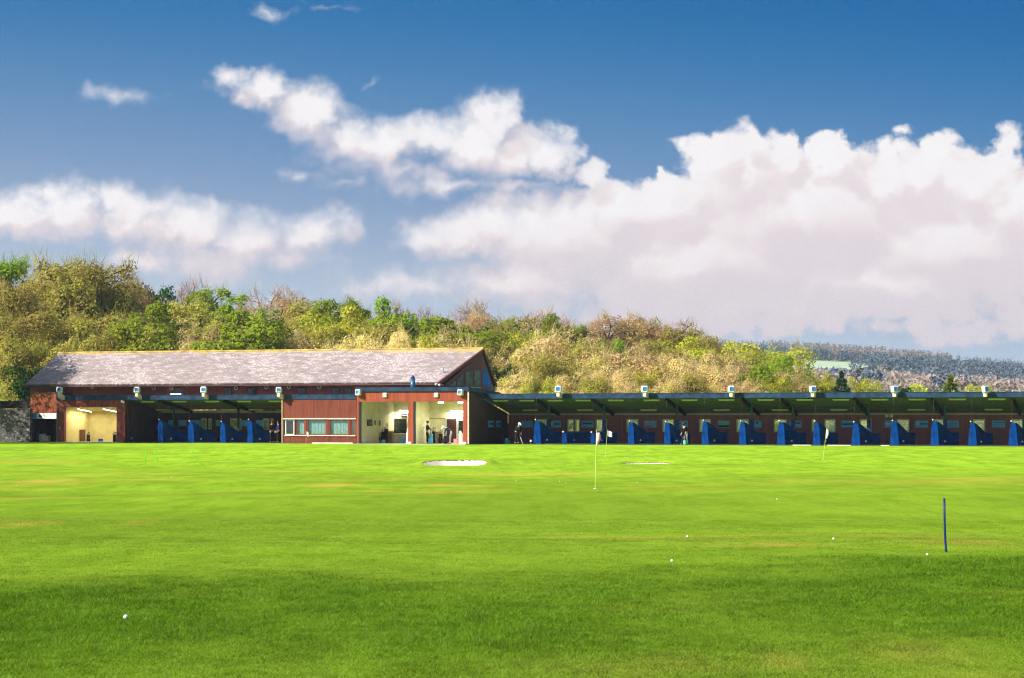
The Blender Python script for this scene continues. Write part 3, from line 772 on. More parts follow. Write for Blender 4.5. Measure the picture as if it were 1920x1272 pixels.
far_wood('blossom_wood', 'pale pinkish bare trees below the far hill', 'pink', scatter(170, (1440, 2010), (560, 800), (5, 10.5), 4), 'round', 4, 420)
far_wood('valley_wood', 'haze-tinted trees standing among the pale pinkish ones', 'blue', scatter(55, (1500, 2010), (600, 820), (5, 11), 14), 'round', 6, 420)
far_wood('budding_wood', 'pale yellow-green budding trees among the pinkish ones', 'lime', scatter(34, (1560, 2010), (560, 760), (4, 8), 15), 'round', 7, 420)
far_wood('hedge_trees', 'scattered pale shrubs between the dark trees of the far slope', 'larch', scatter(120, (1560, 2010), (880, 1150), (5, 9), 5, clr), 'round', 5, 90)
# the pale green field
g = []
for D in np.linspace(1120, 1320, 14):
    for px in np.linspace(1484, 1650, 22): g.append((px, D))
fv = []
for px, D in g:
    x = (px-960)/F*D; fv.append((x, D, float(ground_z(x, D))+1.2))
ff = [(i*22+j, i*22+j+1, (i+1)*22+j+1, (i+1)*22+j) for i in range(13) for j in range(21) if not (i < 6 and j > 12+i)]
tag(link('field', np_mesh('field', fv, ff, simple('pale_field', (.42,.52,.34), .9, .1, .02), True)), kind='structure')

# ------------------------------------------------------------------ buildings
def bthing(name, label, cat, u, v, z=GZ, group=None):
    e = thing(name, label, cat, W(u, v, z), -TH, group); e['_o'] = (u, v, z); return e
class BB(MB):
    """box builder in building coordinates (along the front, back from it, height), relative to a thing"""
    def __init__(s, e): super().__init__(); s.o = Vector(e['_o'])
    def b(s, u0, u1, v0, v1, z0, z1):
        o = s.o; return s.box(u0-o.x, u1-o.x, v0-o.y, v1-o.y, z0-o.z, z1-o.z)
    def p(s, pts, d): return s.prism([Vector(p)-s.o for p in pts], d)
    def bm(s, a, b, w, h): return s.beam(Vector(a)-s.o, Vector(b)-s.o, w, h)
    def t(s, pts, r, n=8): return s.tube([Vector(p)-s.o for p in pts], r, n)
    def s_(s, c, r, **k): return s.ball(Vector(c)-s.o, r, **k)

V1 = 6.0                                   # back wall of the open bays
ZF1 = Zp(1000, 739, 0); ZF0 = Zp(1000, 747.8, 0); ZB = Zp(1300, 775, V1)
print('fascia', ZF1, ZF0, 'back', ZB)

def window_row(e, u0, u1, v, z0, z1, wins, thick, wallmat, pane='pane'):
    """back wall of boards with real openings, a framed window in each"""
    wins = sorted(wins); zb, zt = wins[0][2], wins[0][3]
    m = BB(e); cur = u0
    m.b(u0, u1, v, v+thick, z0, zb); m.b(u0, u1, v, v+thick, zt, z1)
    for a, b_, _, _ in wins:
        m.b(cur, a, v, v+thick, zb, zt); cur = b_
    m.b(cur, u1, v, v+thick, zb, zt)
    m.build('back_wall', wallmat, e)
    for a, b_, _, _ in wins:
        f = BB(e); w = .07
        f.b(a, b_, v-.03, v+thick-.02, zt-w*1.6, zt-.002); f.b(a, b_, v-.03, v+thick-.02, zb+.002, zb+w)
        f.b(a+.002, a+w, v-.03, v+thick-.02, zb+w, zt-w*1.6); f.b(b_-w, b_-.002, v-.03, v+thick-.02, zb+w, zt-w*1.6)
        fo = f.build('window', M['creamframe'], e)
        g_ = BB(e); g_.b(a+w, b_-w, v+.05, v+.06, zb+w, zt-w*1.6); g_.build('pane', M[pane], fo)

def shed_roof(e, u0, u1, v1, zf0, zf1, zb, fascia=True):
    """mono-pitch roof falling to the back: felt on top, green slatted soffit below, fascia at the front"""
    r = BB(e); r.p([(u0, .12, zf1-.03), (u0, v1+.3, zb+.22), (u0, v1+.3, zb+.10), (u0, .12, zf0+.10)], (u1-u0, 0, 0)); r.build('roof', M['felt'], e)
    s = BB(e); s.p([(u0, .12, zf0+.095), (u0, v1-.02, zb+.095), (u0, v1-.02, zb+.06), (u0, .12, zf0+.06)], (u1-u0, 0, 0))
    for k in range(1, 9):
        t = k/9; vv = .12+t*(v1-.2); zz = (zf0+.06)*(1-t)+(zb+.06)*t
        s.b(u0, u1, vv-.04, vv+.04, zz-.055, zz-.002)
    s.build('soffit', M['soffit'], e)
    if fascia:
        f = BB(e); f.b(u0, u1, -.06, .115, zf0, zf1); f.b(u0, u1, -.085, .115, zf1+.002, zf1+.03)
        f.build('fascia', M['fascia'], e)

def rafter(e, px_front, v1, zf0, zb):
    u = U(px_front, .2); m = BB(e)
    m.bm((u, .2, zf0-.06), (u, v1-.05, zb-.10), .16, .24); m.build('rafter', M['beam'], e); return u

# ---- long open range on the right
UL, UR = U(905, 0), U(2060, 0)
rg_ = bthing('bay_range', 'long open-fronted driving range with slate blue fascia and dark red back wall', 'driving range', UL, 0)
shed_roof(rg_, UL, UR, V1, ZF0, ZF1, ZB)
WZ1, WZ0 = Zp(1300, 786, V1), Zp(1300, 810.5, V1)
wins = []
for a, b_ in ((1064, 1076), (1078, 1087), (1117, 1138), (1175, 1197), (1242, 1264), (1311, 1333), (1381, 1404), (1451, 1475), (1522, 1528), (1546, 1567), (1612, 1634),
             (1682, 1705), (1752, 1772), (1824, 1847), (1897, 1918), (1966, 1988), (1007, 1026)):
    wins.append((U(a, V1), U(b_, V1), WZ0, WZ1))
window_row(rg_, U(953, V1), U(2030, V1), V1, GZ, ZB+.06, wins, .14, M['brown'])
t_ = BB(rg_); t_.b(U(955, V1), U(2030, V1), V1-.08, V1-.003, ZB-.13, ZB-.02); t_.build('trim_strip', M['offwhite'], rg_)
fl = BB(rg_); fl.b(UL-.9, UR, -.75, V1, GZ-.5, GZ); fl.build('floor_mat', M['mat'], rg_)
for a, b_ in ((1487, 1521), (1552, 1596), (1652, 1668)):
    kb = BB(rg_); kb.b(U(a, -.8), U(b_, -.8), -.95, -.752, GZ-.5, GZ+.022); kb.build('kerb', M['kerb'], rg_)
for px in (1005, 1110, 1249, 1391, 1465, 1602, 1747, 1898): rafter(rg_, px, V1, ZF0, ZB)
VP = 2.6
for px in (1029, 1133, 1269.5, 1409.5, 1486.5, 1629, 1772, 1921):
    u = U(px, VP); zt = (ZF0*(1-VP/V1)+ZB*VP/V1)-.02
    m = BB(rg_); m.b(u-.07, u+.07, VP-.07, VP+.07, GZ, zt); po = m.build('post', M['greenpost'], rg_)
    m = BB(rg_); m.b(u-.13, u+.13, VP-.13, VP+.13, GZ, Zp(px, 787, VP)); m.build('padding', M['sleeve'], po)

# ---- strip lights
GL = 'strip lights under the driving range roofs'
def strip_light(pxc, v, w, z, label, mat='tubeoff', rot=False):
    u = U(pxc, v); e = bthing('strip_light', label, 'strip light', u, v, z, GL)
    m = BB(e); m.b(u-w/2, u+w/2, v-.06, v+.06, z-.025, z+.04); m.build('casing', M['offwhite'] if mat != 'tubeoff' else M['tubeoff'], e)
    m = BB(e); m.t([(u-w/2+.04, v, z-.05), (u+w/2-.04, v, z-.05)], .028, 8); m.build('tube', M[mat], e)
    return e
fr = [939, 988, 1041, 1094, 1155, 1222, 1293, 1362, 1436, 1509, 1577, 1649, 1720, 1795, 1869]
for i, px in enumerate(fr):
    v = .55; z = ZF0*(1-v/V1)+ZB*v/V1 - .03
    strip_light(px, v, 1.25, z, f'unlit strip light, {ORD[i]} from the left in the front row under the right-hand range roof')
rr_ = [994, 1097, 1216, 1353, 1463, 1573, 1718, 1863]
for i, px in enumerate(rr_):
    v = 4.2; z = ZF0*(1-v/V1)+ZB*v/V1 - .08
    strip_light(px, v, 1.3, z, f'pale strip light, {ORD[i]} from the left in the rear row under the right-hand range roof')

# ---- clubhouse behind, with the big slate roof
VE, VR_, VF = 3.3, 8.2, 13.1
ZE = (Zp(47, 720, VE)+Zp(820, 718, VE))/2; ZRr = (Zp(110, 660.5, VR_)+Zp(905, 656, VR_))/2
VWALL = 4.1
ch = bthing('clubhouse', 'long red-brown timber clubhouse with lichen-streaked slate roof and glazed gable', 'clubhouse', U(57, VWALL), VWALL)
A = (U(47, VE), VE, ZE); Bq = (U(820, VE), VE, ZE); Cq = (U(905, VR_), VR_, ZRr); Dq = (U(110, VR_), VR_, ZRr)
E2 = (U(930, VF), VF, ZE); F2 = (U(110, VF)-.3, VF, ZE)
def slab(e, quad, th, name, mat):
    o = Vector(e['_o']); q = [Vector(p)-o for p in quad]
    n = (q[1]-q[0]).cross(q[3]-q[0]).normalized()
    if n.z < 0: n = -n
    m = MB(); m.prism([p-n*th for p in q], n*th); return m.build(name, mat, e)
# the slope gets its own axes so that the slates run along it
o_ = Vector(ch['_o'])
def roof_slope(quad, name, mat):
    q = [Vector(p)-o_ for p in quad]; org = q[0]
    ex = Vector((1, 0, 0)); ey = (q[3]-q[0]); ey = (ey-ex*ey.dot(ex)).normalized(); ez = ex.cross(ey)
    Mx = Matrix((ex, ey, ez)).transposed()
    loc = [Mx.transposed() @ (p-org) for p in q]
    m = MB(); m.prism([p-Vector((0, 0, .12)) for p in loc], (0, 0, .12)); ob = m.build(name, mat, ch)
    ob.matrix_local = Matrix.Translation(org) @ Mx.to_4x4(); return ob
roof = roof_slope([A, Bq, Cq, Dq], 'roof', M['slate'])
slab(ch, [Dq, Cq, E2, F2], .12, 'rear_roof_slope', M['felt'])
m = BB(ch); m.t([(Dq[0]-.05, VR_, ZRr+.02), (Cq[0]+.05, VR_, ZRr+.0)], .10, 8); m.build('ridge', M['lichen'], ch)
m = BB(ch); m.b(A[0]+.05, Bq[0]-.02, VE-.11, VE-.005, ZE-.22, ZE-.13); m.build('gutter', M['darkbrown'], ch)
m = BB(ch); m.b(A[0]+.35, U(838, VWALL), VE+.02, VWALL, ZE-.24, ZE-.19); m.build('eaves_soffit', M['darkbrown'], ch)
# barge boards of the two ends
for (p, q, w_) in ((A, Dq, -1), (Bq, Cq, 1)):
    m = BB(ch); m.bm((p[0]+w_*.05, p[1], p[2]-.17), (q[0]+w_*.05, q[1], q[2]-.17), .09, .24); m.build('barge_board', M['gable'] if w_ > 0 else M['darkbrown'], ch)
m = BB(ch); m.bm((E2[0]+.05, E2[1], E2[2]-.17), (Cq[0]+.06, Cq[1]+.05, Cq[2]-.17), .09, .26); m.build('barge_board', M['gable'], ch)
# walls: the front one seen above the bays, the left end
WU0, WU1 = U(57, VWALL), U(840, VWALL)
hw = [(325, 346), (421, 435), (464, 481), (558, 574), (621, 637), (645, 660)]
m = BB(ch); m.b(WU0, WU1, VWALL, VWALL+.15, ZF0-.62, ZE-.2); m.build('front_wall', M['eave'], ch)
for a, b_ in hw:
    f = BB(ch); ua, ub = U(a, VWALL), U(b_, VWALL); z0, z1 = Zp(a, 741, VWALL), Zp(a, 727, VWALL)
    f.b(ua, ub, VWALL-.05, VWALL-.004, z0, z1); fo = f.build('window', M['darkbrown'], ch)
    g_ = BB(ch); g_.b(ua+.06, ub-.06, VWALL-.07, VWALL-.052, z0+.06, z1-.06); g_.build('pane', M['darkglass'], fo)
    if a == 325:
        s_ = BB(ch); s_.b(ua-.02, ub-.06, VWALL-.5, VWALL-.1, Zp(a, 740.5, VWALL-.3), Zp(a, 738, VWALL-.3)); s_.build('sill', M['white'], fo)
m = BB(ch); m.p([(WU0, VWALL+.151, GZ), (WU0, 12.2, GZ), (WU0, 12.2, ZE-.3), (WU0, VR_, ZRr-.25), (WU0, VWALL+.151, ZE-.2)], (.15, 0, 0)); m.build('end_wall', M['brown'], ch)
# prow gable: two facets meeting under the ridge
PU = U(903, VR_-.05); P1 = Vector((U(838, VWALL), VWALL, 0)); P2 = Vector((PU, VR_, 0)); P3 = Vector((U(925, 12.4), 12.4, 0))
def facet(Pa, Pb, za, zb, z0, name):
    d = (Pb-Pa); nrm = Vector((d.y, -d.x, 0)).normalized()          # outward
    m = BB(ch); m.p([(Pa.x, Pa.y, z0), (Pb.x, Pb.y, z0), (Pb.x, Pb.y, zb), (Pa.x, Pa.y, za)], -nrm*.12); m.build(name, M['gable'], ch)
    return d, nrm
ZLOW = 2.2
dA, nA = facet(P1, P2, ZE-.12, ZRr-.3, ZLOW, 'gable_wall')
dB, nB = facet(P2+Vector((.02, .02, 0)), P3, ZRr-.3, ZE-.25, ZLOW, 'gable_wall')
def pane_on(Pa, d, nrm, za, zb, t0, t1, z0, z1, mat, margin):
    """a glazed light whose head follows the rake, with its frame"""
    pts = []
    rk = lambda t: za+(zb-za)*t-margin
    a, b_ = Pa+d*t0, Pa+d*t1
    tops = (min(z1, rk(t0)), min(z1, rk(t1)))
    if tops[0] <= z0+.05 and tops[1] <= z0+.05: return
    poly = [(a.x, a.y, z0), (b_.x, b_.y, z0), (b_.x, b_.y, max(z0+.02, tops[1])), (a.x, a.y, max(z0+.02, tops[0]))]
    def off(p, k): return (p[0]+nrm.x*k, p[1]+nrm.y*k, p[2])
    f = BB(ch); f.p([off(p, .004) for p in poly], nrm*.03); fo = f.build('window', M['gable'], ch)
    c = sum((Vector(p) for p in poly), Vector())/4
    inn = []
    for p in poly:
        q = Vector(p)-c; q = c+Vector((q.x*.9, q.y*.9, q.z*.93)); inn.append(off(q, .036))
    g_ = BB(ch); g_.p(inn, nrm*.02); g_.build('pane', mat, fo)
def tA(px):
    """share of the way along the near facet for a photo column"""
    lo, hi = 0., 1.
    for _ in range(40):
        mid = (lo+hi)/2; q = P1+dA*mid; w = W(q.x, q.y, 0)
        if 960+F*w.x/w.y < px: lo = mid
        else: hi = mid
    return lo
zA0 = Zp(880, 724.5, 6.5); zA1 = Zp(885, 693.5, 7.0)
for a, b_ in ((842, 854), (855.5, 868), (871.5, 886), (887, 900)):
    pane_on(P1, dA, nA, ZE-.12, ZRr-.3, tA(a), tA(b_), zA0, zA1, M['gableglass'], .35)
for a, b_ in ((871.5, 886), (887, 900)):
    pane_on(P1, dA, nA, ZE-.12, ZRr-.3, tA(a), tA(b_), ZLOW+.1, zA0-.2, M['gableglass'], .35)
m = BB(ch); q0, q1 = P1+dA*tA(870)+nA*.004, P1+dA*tA(901)+nA*.004
m.p([(q0.x, q0.y, zA0-.14), (q1.x, q1.y, zA0-.14), (q1.x, q1.y, zA0-.04), (q0.x, q0.y, zA0-.04)], nA*.06); m.build('transom', M['offwhite'], ch)
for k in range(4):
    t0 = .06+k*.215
    pane_on(P2, dB, nB, ZRr-.3, ZE-.25, t0, t0+.17, zA0, zA1+.1, M['skyglass'], .45)
    pane_on(P2, dB, nB, ZRr-.3, ZE-.25, t0, t0+.17, ZLOW+.1, zA0-.2, M['skyglass'], .2)
# the clubhouse's left front foot: boards and dark recess
lf = bthing('side_shed', 'red-brown boarded lean-to with dark open recess under a white sign', 'shed', U(57, 1.5), 1.5)
a, b_ = U(57, 1.5), U(106, 1.5)
m = BB(lf); m.b(a, b_, 1.5, 1.62, Zp(80, 785, 1.5), Zp(80, 738, 1.5)); m.build('front_wall', M['shedred'], lf)
m = BB(lf); m.b(a, b_-.05, 1.45, VWALL-.01, Zp(80, 738, 1.5)+.003, Zp(80, 738, 1.5)+.08); m.build('roof', M['felt'], lf)
m = BB(lf); m.b(a, a+.3, 1.5, 1.62, GZ, Zp(80, 785, 1.5)-.003); m.b(a, a+.1, 1.625, VWALL-.02, GZ, Zp(80, 738, 1.5)); m.b(b_-.1, b_, 1.625, VWALL-.02, GZ, Zp(80, 738, 1.5)); m.build('side_wall', M['darkbrown'], lf)
m = BB(lf); m.b(a+.11, b_-.11, VWALL-.3, VWALL-.2, GZ, Zp(80, 745, 1.5)); m.build('rear_panel', M['black'], lf)
e = bthing('sign_board', 'long white sign with blue panel above the dark recess', 'sign', a, 1.4, Zp(80, 785, 1.4))
z0, z1 = Zp(80, 785.3, 1.4), Zp(80, 775, 1.4)
m = BB(e); m.b(U(57, 1.4), U(105.5, 1.4), 1.40, 1.46, z0, z1); m.build('board', M['white'], e)
m = BB(e); m.b(U(57.3, 1.4), U(69, 1.4), 1.385, 1.399, z0+.01, z1-.01); m.build('blue_panel', simple('pale_blue_print', (.16,.27,.55), .6), e)
m = BB(e); m.p([(U(72.5, 1.39), 1.399, z0+.14), (U(76, 1.39), 1.399, z0+.06), (U(79, 1.39), 1.399, z0+.08), (U(78, 1.39), 1.399, z1-.2), (U(75, 1.39), 1.399, z1-.08), (U(72.5, 1.39), 1.399, z1-.12)], (0, -.014, 0)); m.build('emblem', M['signink'], e)
def crate(px0, px1, top, v, mat, label, name='box', lid=None, cat='box'):
    u0, u1 = U(px0, v), U(px1, v); z1 = Zp((px0+px1)/2, top, v); e = bthing(name, label, cat, (u0+u1)/2, v)
    m = BB(e); m.b(u0, u1, v, v+.45, GZ, z1); m.build('body', M[mat], e, bevel=.02)
    m = BB(e); m.b(u0-.02, u1+.02, v-.02, v+.47, z1+.002, z1+.05); m.build('lid', M[lid or mat], e, bevel=.012)
    return e
crate(71.5, 81, 815, 2.2, 'white', 'white box in the dark recess beside the stone wall')
crate(81.5, 90, 818.5, 2.3, 'wood', 'brown carton in the dark recess beside a white box')

# ---- stone wall and dark fence at the far left
sw_u0, sw_u1 = U(-80, .6), U(56, .6)
z1 = Zp(30, 768, .6)
e = bthing('stone_wall', 'dark rubble stone wall with sandy coping beside the clubhouse', 'wall', sw_u0, .6)
m = BB(e)
nx, nz = 60, 16
r0 = np.random.default_rng(3)
m.b(sw_u0, sw_u1, .6, 1.0, GZ-.6, z1); m.build('masonry', M['stone'], e)
m = BB(e); m.b(sw_u0, sw_u1+.02, .55, 1.05, z1+.002, z1+.07); m.build('coping', M['cabinet'], e)
e = bthing('board_fence', 'dark board fence above and behind the stone wall', 'fence', sw_u0, 1.6)
m = BB(e); m.b(sw_u0, sw_u1+.2, 1.6, 1.64, GZ, Zp(30, 752, 1.6)); m.build('boarding', M['fence'], e)
for k in range(4):
    uu = sw_u0+.5+k*1.9; m = BB(e); m.b(uu, uu+.1, 1.645, 1.75, GZ, Zp(30, 750, 1.6)); m.build('post', M['fence'], e)

# ---- left corner bay (yellow room)
lb = bthing('corner_bay', 'corner practice bay with brick-red frame and yellow lit room', 'practice bay', U(106, 0), 0)
z_l0, z_l1 = Zp(170, 763.5, 0), Zp(170, 749, 0)
ua, ub = U(106, 0), U(234.5, 0)
m = BB(lb); m.b(U(112, 0), U(120.5, 0), 0, .3, GZ, z_l0); m.b(U(218.5, 0), ub, 0, .3, GZ, z_l0); m.b(U(112, 0), ub, .0, .3, z_l0+.002, ZF0-.005); m.build('frame', M['redframe'], lb)
m = BB(lb); m.b(ua, U(112, 0)-.003, .02, .32, GZ, ZF1-.02); m.build('corner_post', M['darkbrown'], lb)
rb = 4.0; zcb = Zp(188, 772, rb); zc_at = lambda v: z_l0+.02+(zcb-z_l0-.02)*(v/rb)
m = BB(lb)
for a_, b_2 in ((U(120.5, 0)-.12, U(120.5, 0)-.001), (U(218.5, 0)+.001, U(218.5, 0)+.12)):
    m.p([(a_, .301, GZ), (a_, rb, GZ), (a_, rb, zc_at(rb)), (a_, .301, zc_at(.3))], (b_2-a_, 0, 0))
m.b(U(120.5, 0)-.12, U(218.5, 0)+.12, rb+.001, rb+.1, GZ, zc_at(rb))
m.build('room_wall', M['yellow'], lb)
m = BB(lb); m.p([(U(120.5, 0)-.12, .302, zc_at(.3)+.003), (U(120.5, 0)-.12, rb+.1, zc_at(rb+.1)+.003), (U(120.5, 0)-.12, rb+.1, zc_at(rb+.1)+.06), (U(120.5, 0)-.12, .302, zc_at(.3)+.06)], (U(218.5, 0)+.12-U(120.5, 0)+.12, 0, 0)); m.build('ceiling', M['yellow'], lb)
m = BB(lb); m.b(ua, ub, -.5, rb, GZ-.4, GZ); m.build('floor_slab', M['concrete'], lb)
def lamp_at(e, p, q, watts):
    L = bpy.data.lights.new('lamp', 'AREA'); L.shape = 'RECTANGLE'; L.size = (Vector(q)-Vector(p)).length; L.size_y = .06; L.energy = watts; L.color = (1, .94, .76)
    o = bpy.data.objects.new('lamp', L); COL.objects.link(o); o.parent = e
    ex = (Vector(q)-Vector(p)).normalized(); ez = Vector((0, 0, 1)); ez = (ez-ex*ez.dot(ex)).normalized(); ey = ez.cross(ex)
    o.matrix_local = Matrix.Translation((Vector(p)+Vector(q))/2-Vector(e['_o'])+Vector((0, -.06, -.05))) @ Matrix((ex, ey, ez)).transposed().to_4x4()
def tube_along(pxa, pya, va, pxb, pyb, vb, label):
    p, q = Vector((U(pxa, va), va, zc_at(va)-.1)), Vector((U(pxb, vb), vb, zc_at(vb)-.1))
    e = bthing('strip_light', label, 'strip light', p.x, p.y, p.z, 'lit strip lights of the practice rooms')
    m = BB(e); m.bm(p+Vector((0, 0, .045)), q+Vector((0, 0, .045)), .14, .04); m.build('casing', M['white'], e)
    m = BB(e); m.t([p, q], .035); m.build('tube', M['tubeon'], e); lamp_at(e, p, q, 52)
tube_along(146, 0, .9, 171, 0, 3.2, 'lit slanting strip light, left one of the pair in the yellow room')
tube_along(193.5, 0, .9, 218, 0, 3.2, 'lit slanting strip light, right one of the pair in the yellow room')

# ---- left open range
l0, l1 = U(234.5, 0)+.003, U(528, 0)
lr = bthing('open_bay_building', 'shaded open-fronted practice bays under the slate roof', 'driving range', l0, 0)
ZBL = Zp(400, 775, 5.5)-.02
r = BB(lr)
shed_roof(lr, ua, U(668, 0), V1, ZF0, ZF1, Zp(400, 769, V1))
wl = [(U(a, V1), U(b_, V1), Zp(400, 806, V1), Zp(400, 785, V1)) for a, b_ in ((378, 388), (391, 397), (432, 446), (448.5, 453), (493, 505), (508, 513))]
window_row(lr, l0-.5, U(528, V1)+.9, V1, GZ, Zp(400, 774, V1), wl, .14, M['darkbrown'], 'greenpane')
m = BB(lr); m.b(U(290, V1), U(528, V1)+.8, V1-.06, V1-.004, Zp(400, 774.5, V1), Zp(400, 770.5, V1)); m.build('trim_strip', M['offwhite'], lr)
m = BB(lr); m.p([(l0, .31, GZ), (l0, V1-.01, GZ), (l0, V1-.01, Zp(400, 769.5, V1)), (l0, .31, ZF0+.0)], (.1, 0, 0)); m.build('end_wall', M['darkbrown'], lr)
m = BB(lr); m.b(l0, U(668, 0), -.6, V1, GZ-.4, GZ-.002); m.build('floor_mat', M['mat'], lr)
for px in (298, 418):
    u = U(px, .2); m = BB(lr); m.bm((u, .2, ZF0-.08), (u, V1-.1, Zp(400, 772, V1)), .16, .24); m.build('rafter', M['beam'], lr)
for px in (326, 447):
    u = U(px, VP); m = BB(lr); m.b(u-.07, u+.07, VP-.07, VP+.07, GZ, ZF0-.45); m.build('post', M['greenpost'] if px < 400 else M['beam'], lr)
for i, px in enumerate((277, 337, 398, 458, 517)):
    strip_light(px, .5, 1.25, ZF0-.13, f'dim strip light, {ORD[i]} from the left under the fascia of the left-hand bays')
for i, px in enumerate((305, 430, 480)):
    strip_light(px, 4.2, 1.3, ZF0-.78, f'dim strip light, {ORD[i]} from the left deep inside the left-hand bays')

# ---- red cabin between
rc = bthing('boarded_cabin', 'red boarded cabin with curtained window band between the bays', 'cabin', U(528.5, 0), 0)
c0, c1 = U(529, 0), U(668, 0)
zt, zw1, zw0 = ZF0-.003, Zp(600, 786, 0), Zp(600, 817.5, 0)
m = BB(rc); m.b(c0, c1, .0, .14, zw1, zt); m.b(c0, c1, 0, .14, GZ, zw0); m.build('front_wall', M['cabinred'], rc)
m = BB(rc); m.b(c0, c0+.12, .145, V1-.1, GZ, ZF0-.95); m.build('side_wall', M['darkbrown'], rc)
m = BB(rc); m.b(c0-.04, c0+.07, -.05, -.003, GZ, zt); m.build('corner_trim', M['cabinet'], rc)
m = BB(rc); m.b(c0+.12, c1, 1.6, 1.7, GZ, ZF0-.4); m.build('inner_wall', M['cabinet'], rc)
m = BB(rc); m.b(U(532, 0), U(669, 0)-.05, -.13, -.003, zw1-.02, zw1+.07); m.build('window_head', M['wood'], rc)
m = BB(rc); m.b(U(534, 0), U(668, 0)-.05, -.10, -.003, zw0-.02, zw0+.05); m.build('window_sill', M['wood'], rc)
xs = [(534.5, 552, 'darkglass', 0), (554, 572, 'curtain', 1), (575.5, 612, 'curtain', 1), (617, 654, 'curtain', 1), (657, 667, 'curtain', 1)]
for a, b_, mt, cur in xs:
    ua_, ub_ = U(a, 0), U(b_, 0); f = BB(rc); w = .09
    f.b(ua_, ua_+w, .0, .12, zw0+.052, zw1-.022); f.b(ub_-w, ub_, .0, .12, zw0+.052, zw1-.022); f.b(ua_+w, ub_-w, .0, .12, zw0+.052, zw0+.052+w); f.b(ua_+w, ub_-w, .0, .12, zw1-.022-w, zw1-.022)
    fo = f.build('window', M['redframe'] if a != 534.5 else M['offwhite'], rc)
    g_ = BB(rc); g_.b(ua_+w, ub_-w, .05, .058, zw0+.05+w, zw1-.022-w); g_.build('pane', M['pane'], fo)
    if cur:
        c = BB(rc); n_ = max(6, int((ub_-ua_)/.06)); pts = []
        for k in range(n_+1):
            pts.append((ua_+.03+(ub_-ua_-.06)*k/n_, .22+.03*(k % 2)+.01*math.sin(k*1.7)))
        for k in range(n_):
            (x0, y0), (x1, y1) = pts[k], pts[k+1]
            c.p([(x0, y0, zw0+.02), (x1, y1, zw0+.02), (x1, y1, zw1+.02), (x0, y0, zw1+.02)], (0, .006, 0))
        c.build('curtain', M['curtain'], fo)
    else:
        c = BB(rc); c.b(ua_, ub_, .5, .52, zw0, zw1); c.build('blind', M['black'], fo)
for a, b_ in ((612.2, 616.8), (654.2, 656.8), (572.2, 575.3), (552.2, 553.8)):
    m = BB(rc); z_ = GZ if a == 612.2 else zw0+.052
    m.b(U(a, 0), U(b_, 0), -.04, .12, z_, zw1-.022); m.build('mullion', M['cabinred'], rc)
m = BB(rc); m.b(U(592, 0), U(668, 0), -.75, -.602, GZ-.2, GZ+.05); m.build('kerb', M['kerb'], rc)

# ---- twin practice rooms, standing forward
VT = -3.2
tw = bthing('twin_bay_block', 'orange-red boarded block with two open cream practice rooms', 'practice bay', U(668.5, VT), VT)
t0_, t1_ = U(669, VT), U(877.5, VT)
zh = Zp(770, 753.5, VT); zft, zfb = Zp(770, 726.5, VT), Zp(770, 734, VT)
p1a, p1b = U(669, VT), U(676, VT); p2a, p2b = U(765, VT), U(775, VT); p3a, p3b = U(868, VT), U(877.5, VT)
m = BB(tw); m.b(t0_, t1_, VT, VT+.2, zh, zfb-.002); m.b(p1a, p1b-.14, VT, VT+.2, GZ, zh-.002); m.b(p2a, p2b, VT, VT+.2, GZ, zh-.002); m.b(p3a, p3b-.02, VT, VT+.2, GZ, zh-.002); m.build('front_frame', M['red'], tw)
m = BB(tw); m.b(p1b-.137, p1b, VT+.01, VT+.2, GZ, zh-.004); m.build('door_track', M['black'], tw)
m = BB(tw); m.b(p2b+.003, p2b+.13, VT+.01, VT+.2, GZ, zh-.004); m.build('door_track', M['black'], tw)
m = BB(tw); m.b(p3b-.017, p3b+.06, VT-.03, VT+.12, GZ, zfb-.005); m.build('corner_trim', M['wood'], tw)
for a in (p2a, p3a):
    m = BB(tw); m.b(a-.05, a+.3, VT-.12, VT-.003, GZ, GZ+.16); m.build('plinth', M['wood'], tw)
m = BB(tw); m.b(t0_-.1, t1_+.12, VT-.14, VT+.06, zfb, zft); m.build('fascia', M['fascia'], tw)
zbk = Zp(905, 741, 0)
m = BB(tw); m.p([(t0_-.1, VT+.065, zft-.02), (t0_-.1, 4.05, zft-.35), (t0_-.1, 4.05, zft-.5), (t0_-.1, VT+.065, zfb)], (t1_-t0_+.2, 0, 0)); m.build('roof', M['felt'], tw)
# right side wall: follows the slope of the range roof behind
ur = t1_
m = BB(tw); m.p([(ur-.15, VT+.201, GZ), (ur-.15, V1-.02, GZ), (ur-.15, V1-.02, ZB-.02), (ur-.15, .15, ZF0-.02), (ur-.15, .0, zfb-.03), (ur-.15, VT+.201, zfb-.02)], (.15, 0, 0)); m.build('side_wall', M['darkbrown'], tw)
m = BB(tw); m.bm((ur+.05, VT, zft-.12), (ur+.05, .4, ZF1-.10), .09, .28); m.build('verge', M['fascia'], tw)
m = BB(tw); m.b(t0_, t1_, VT-.6, 4, GZ-.4, GZ+.002); m.build('floor_slab', M['concrete'], tw)
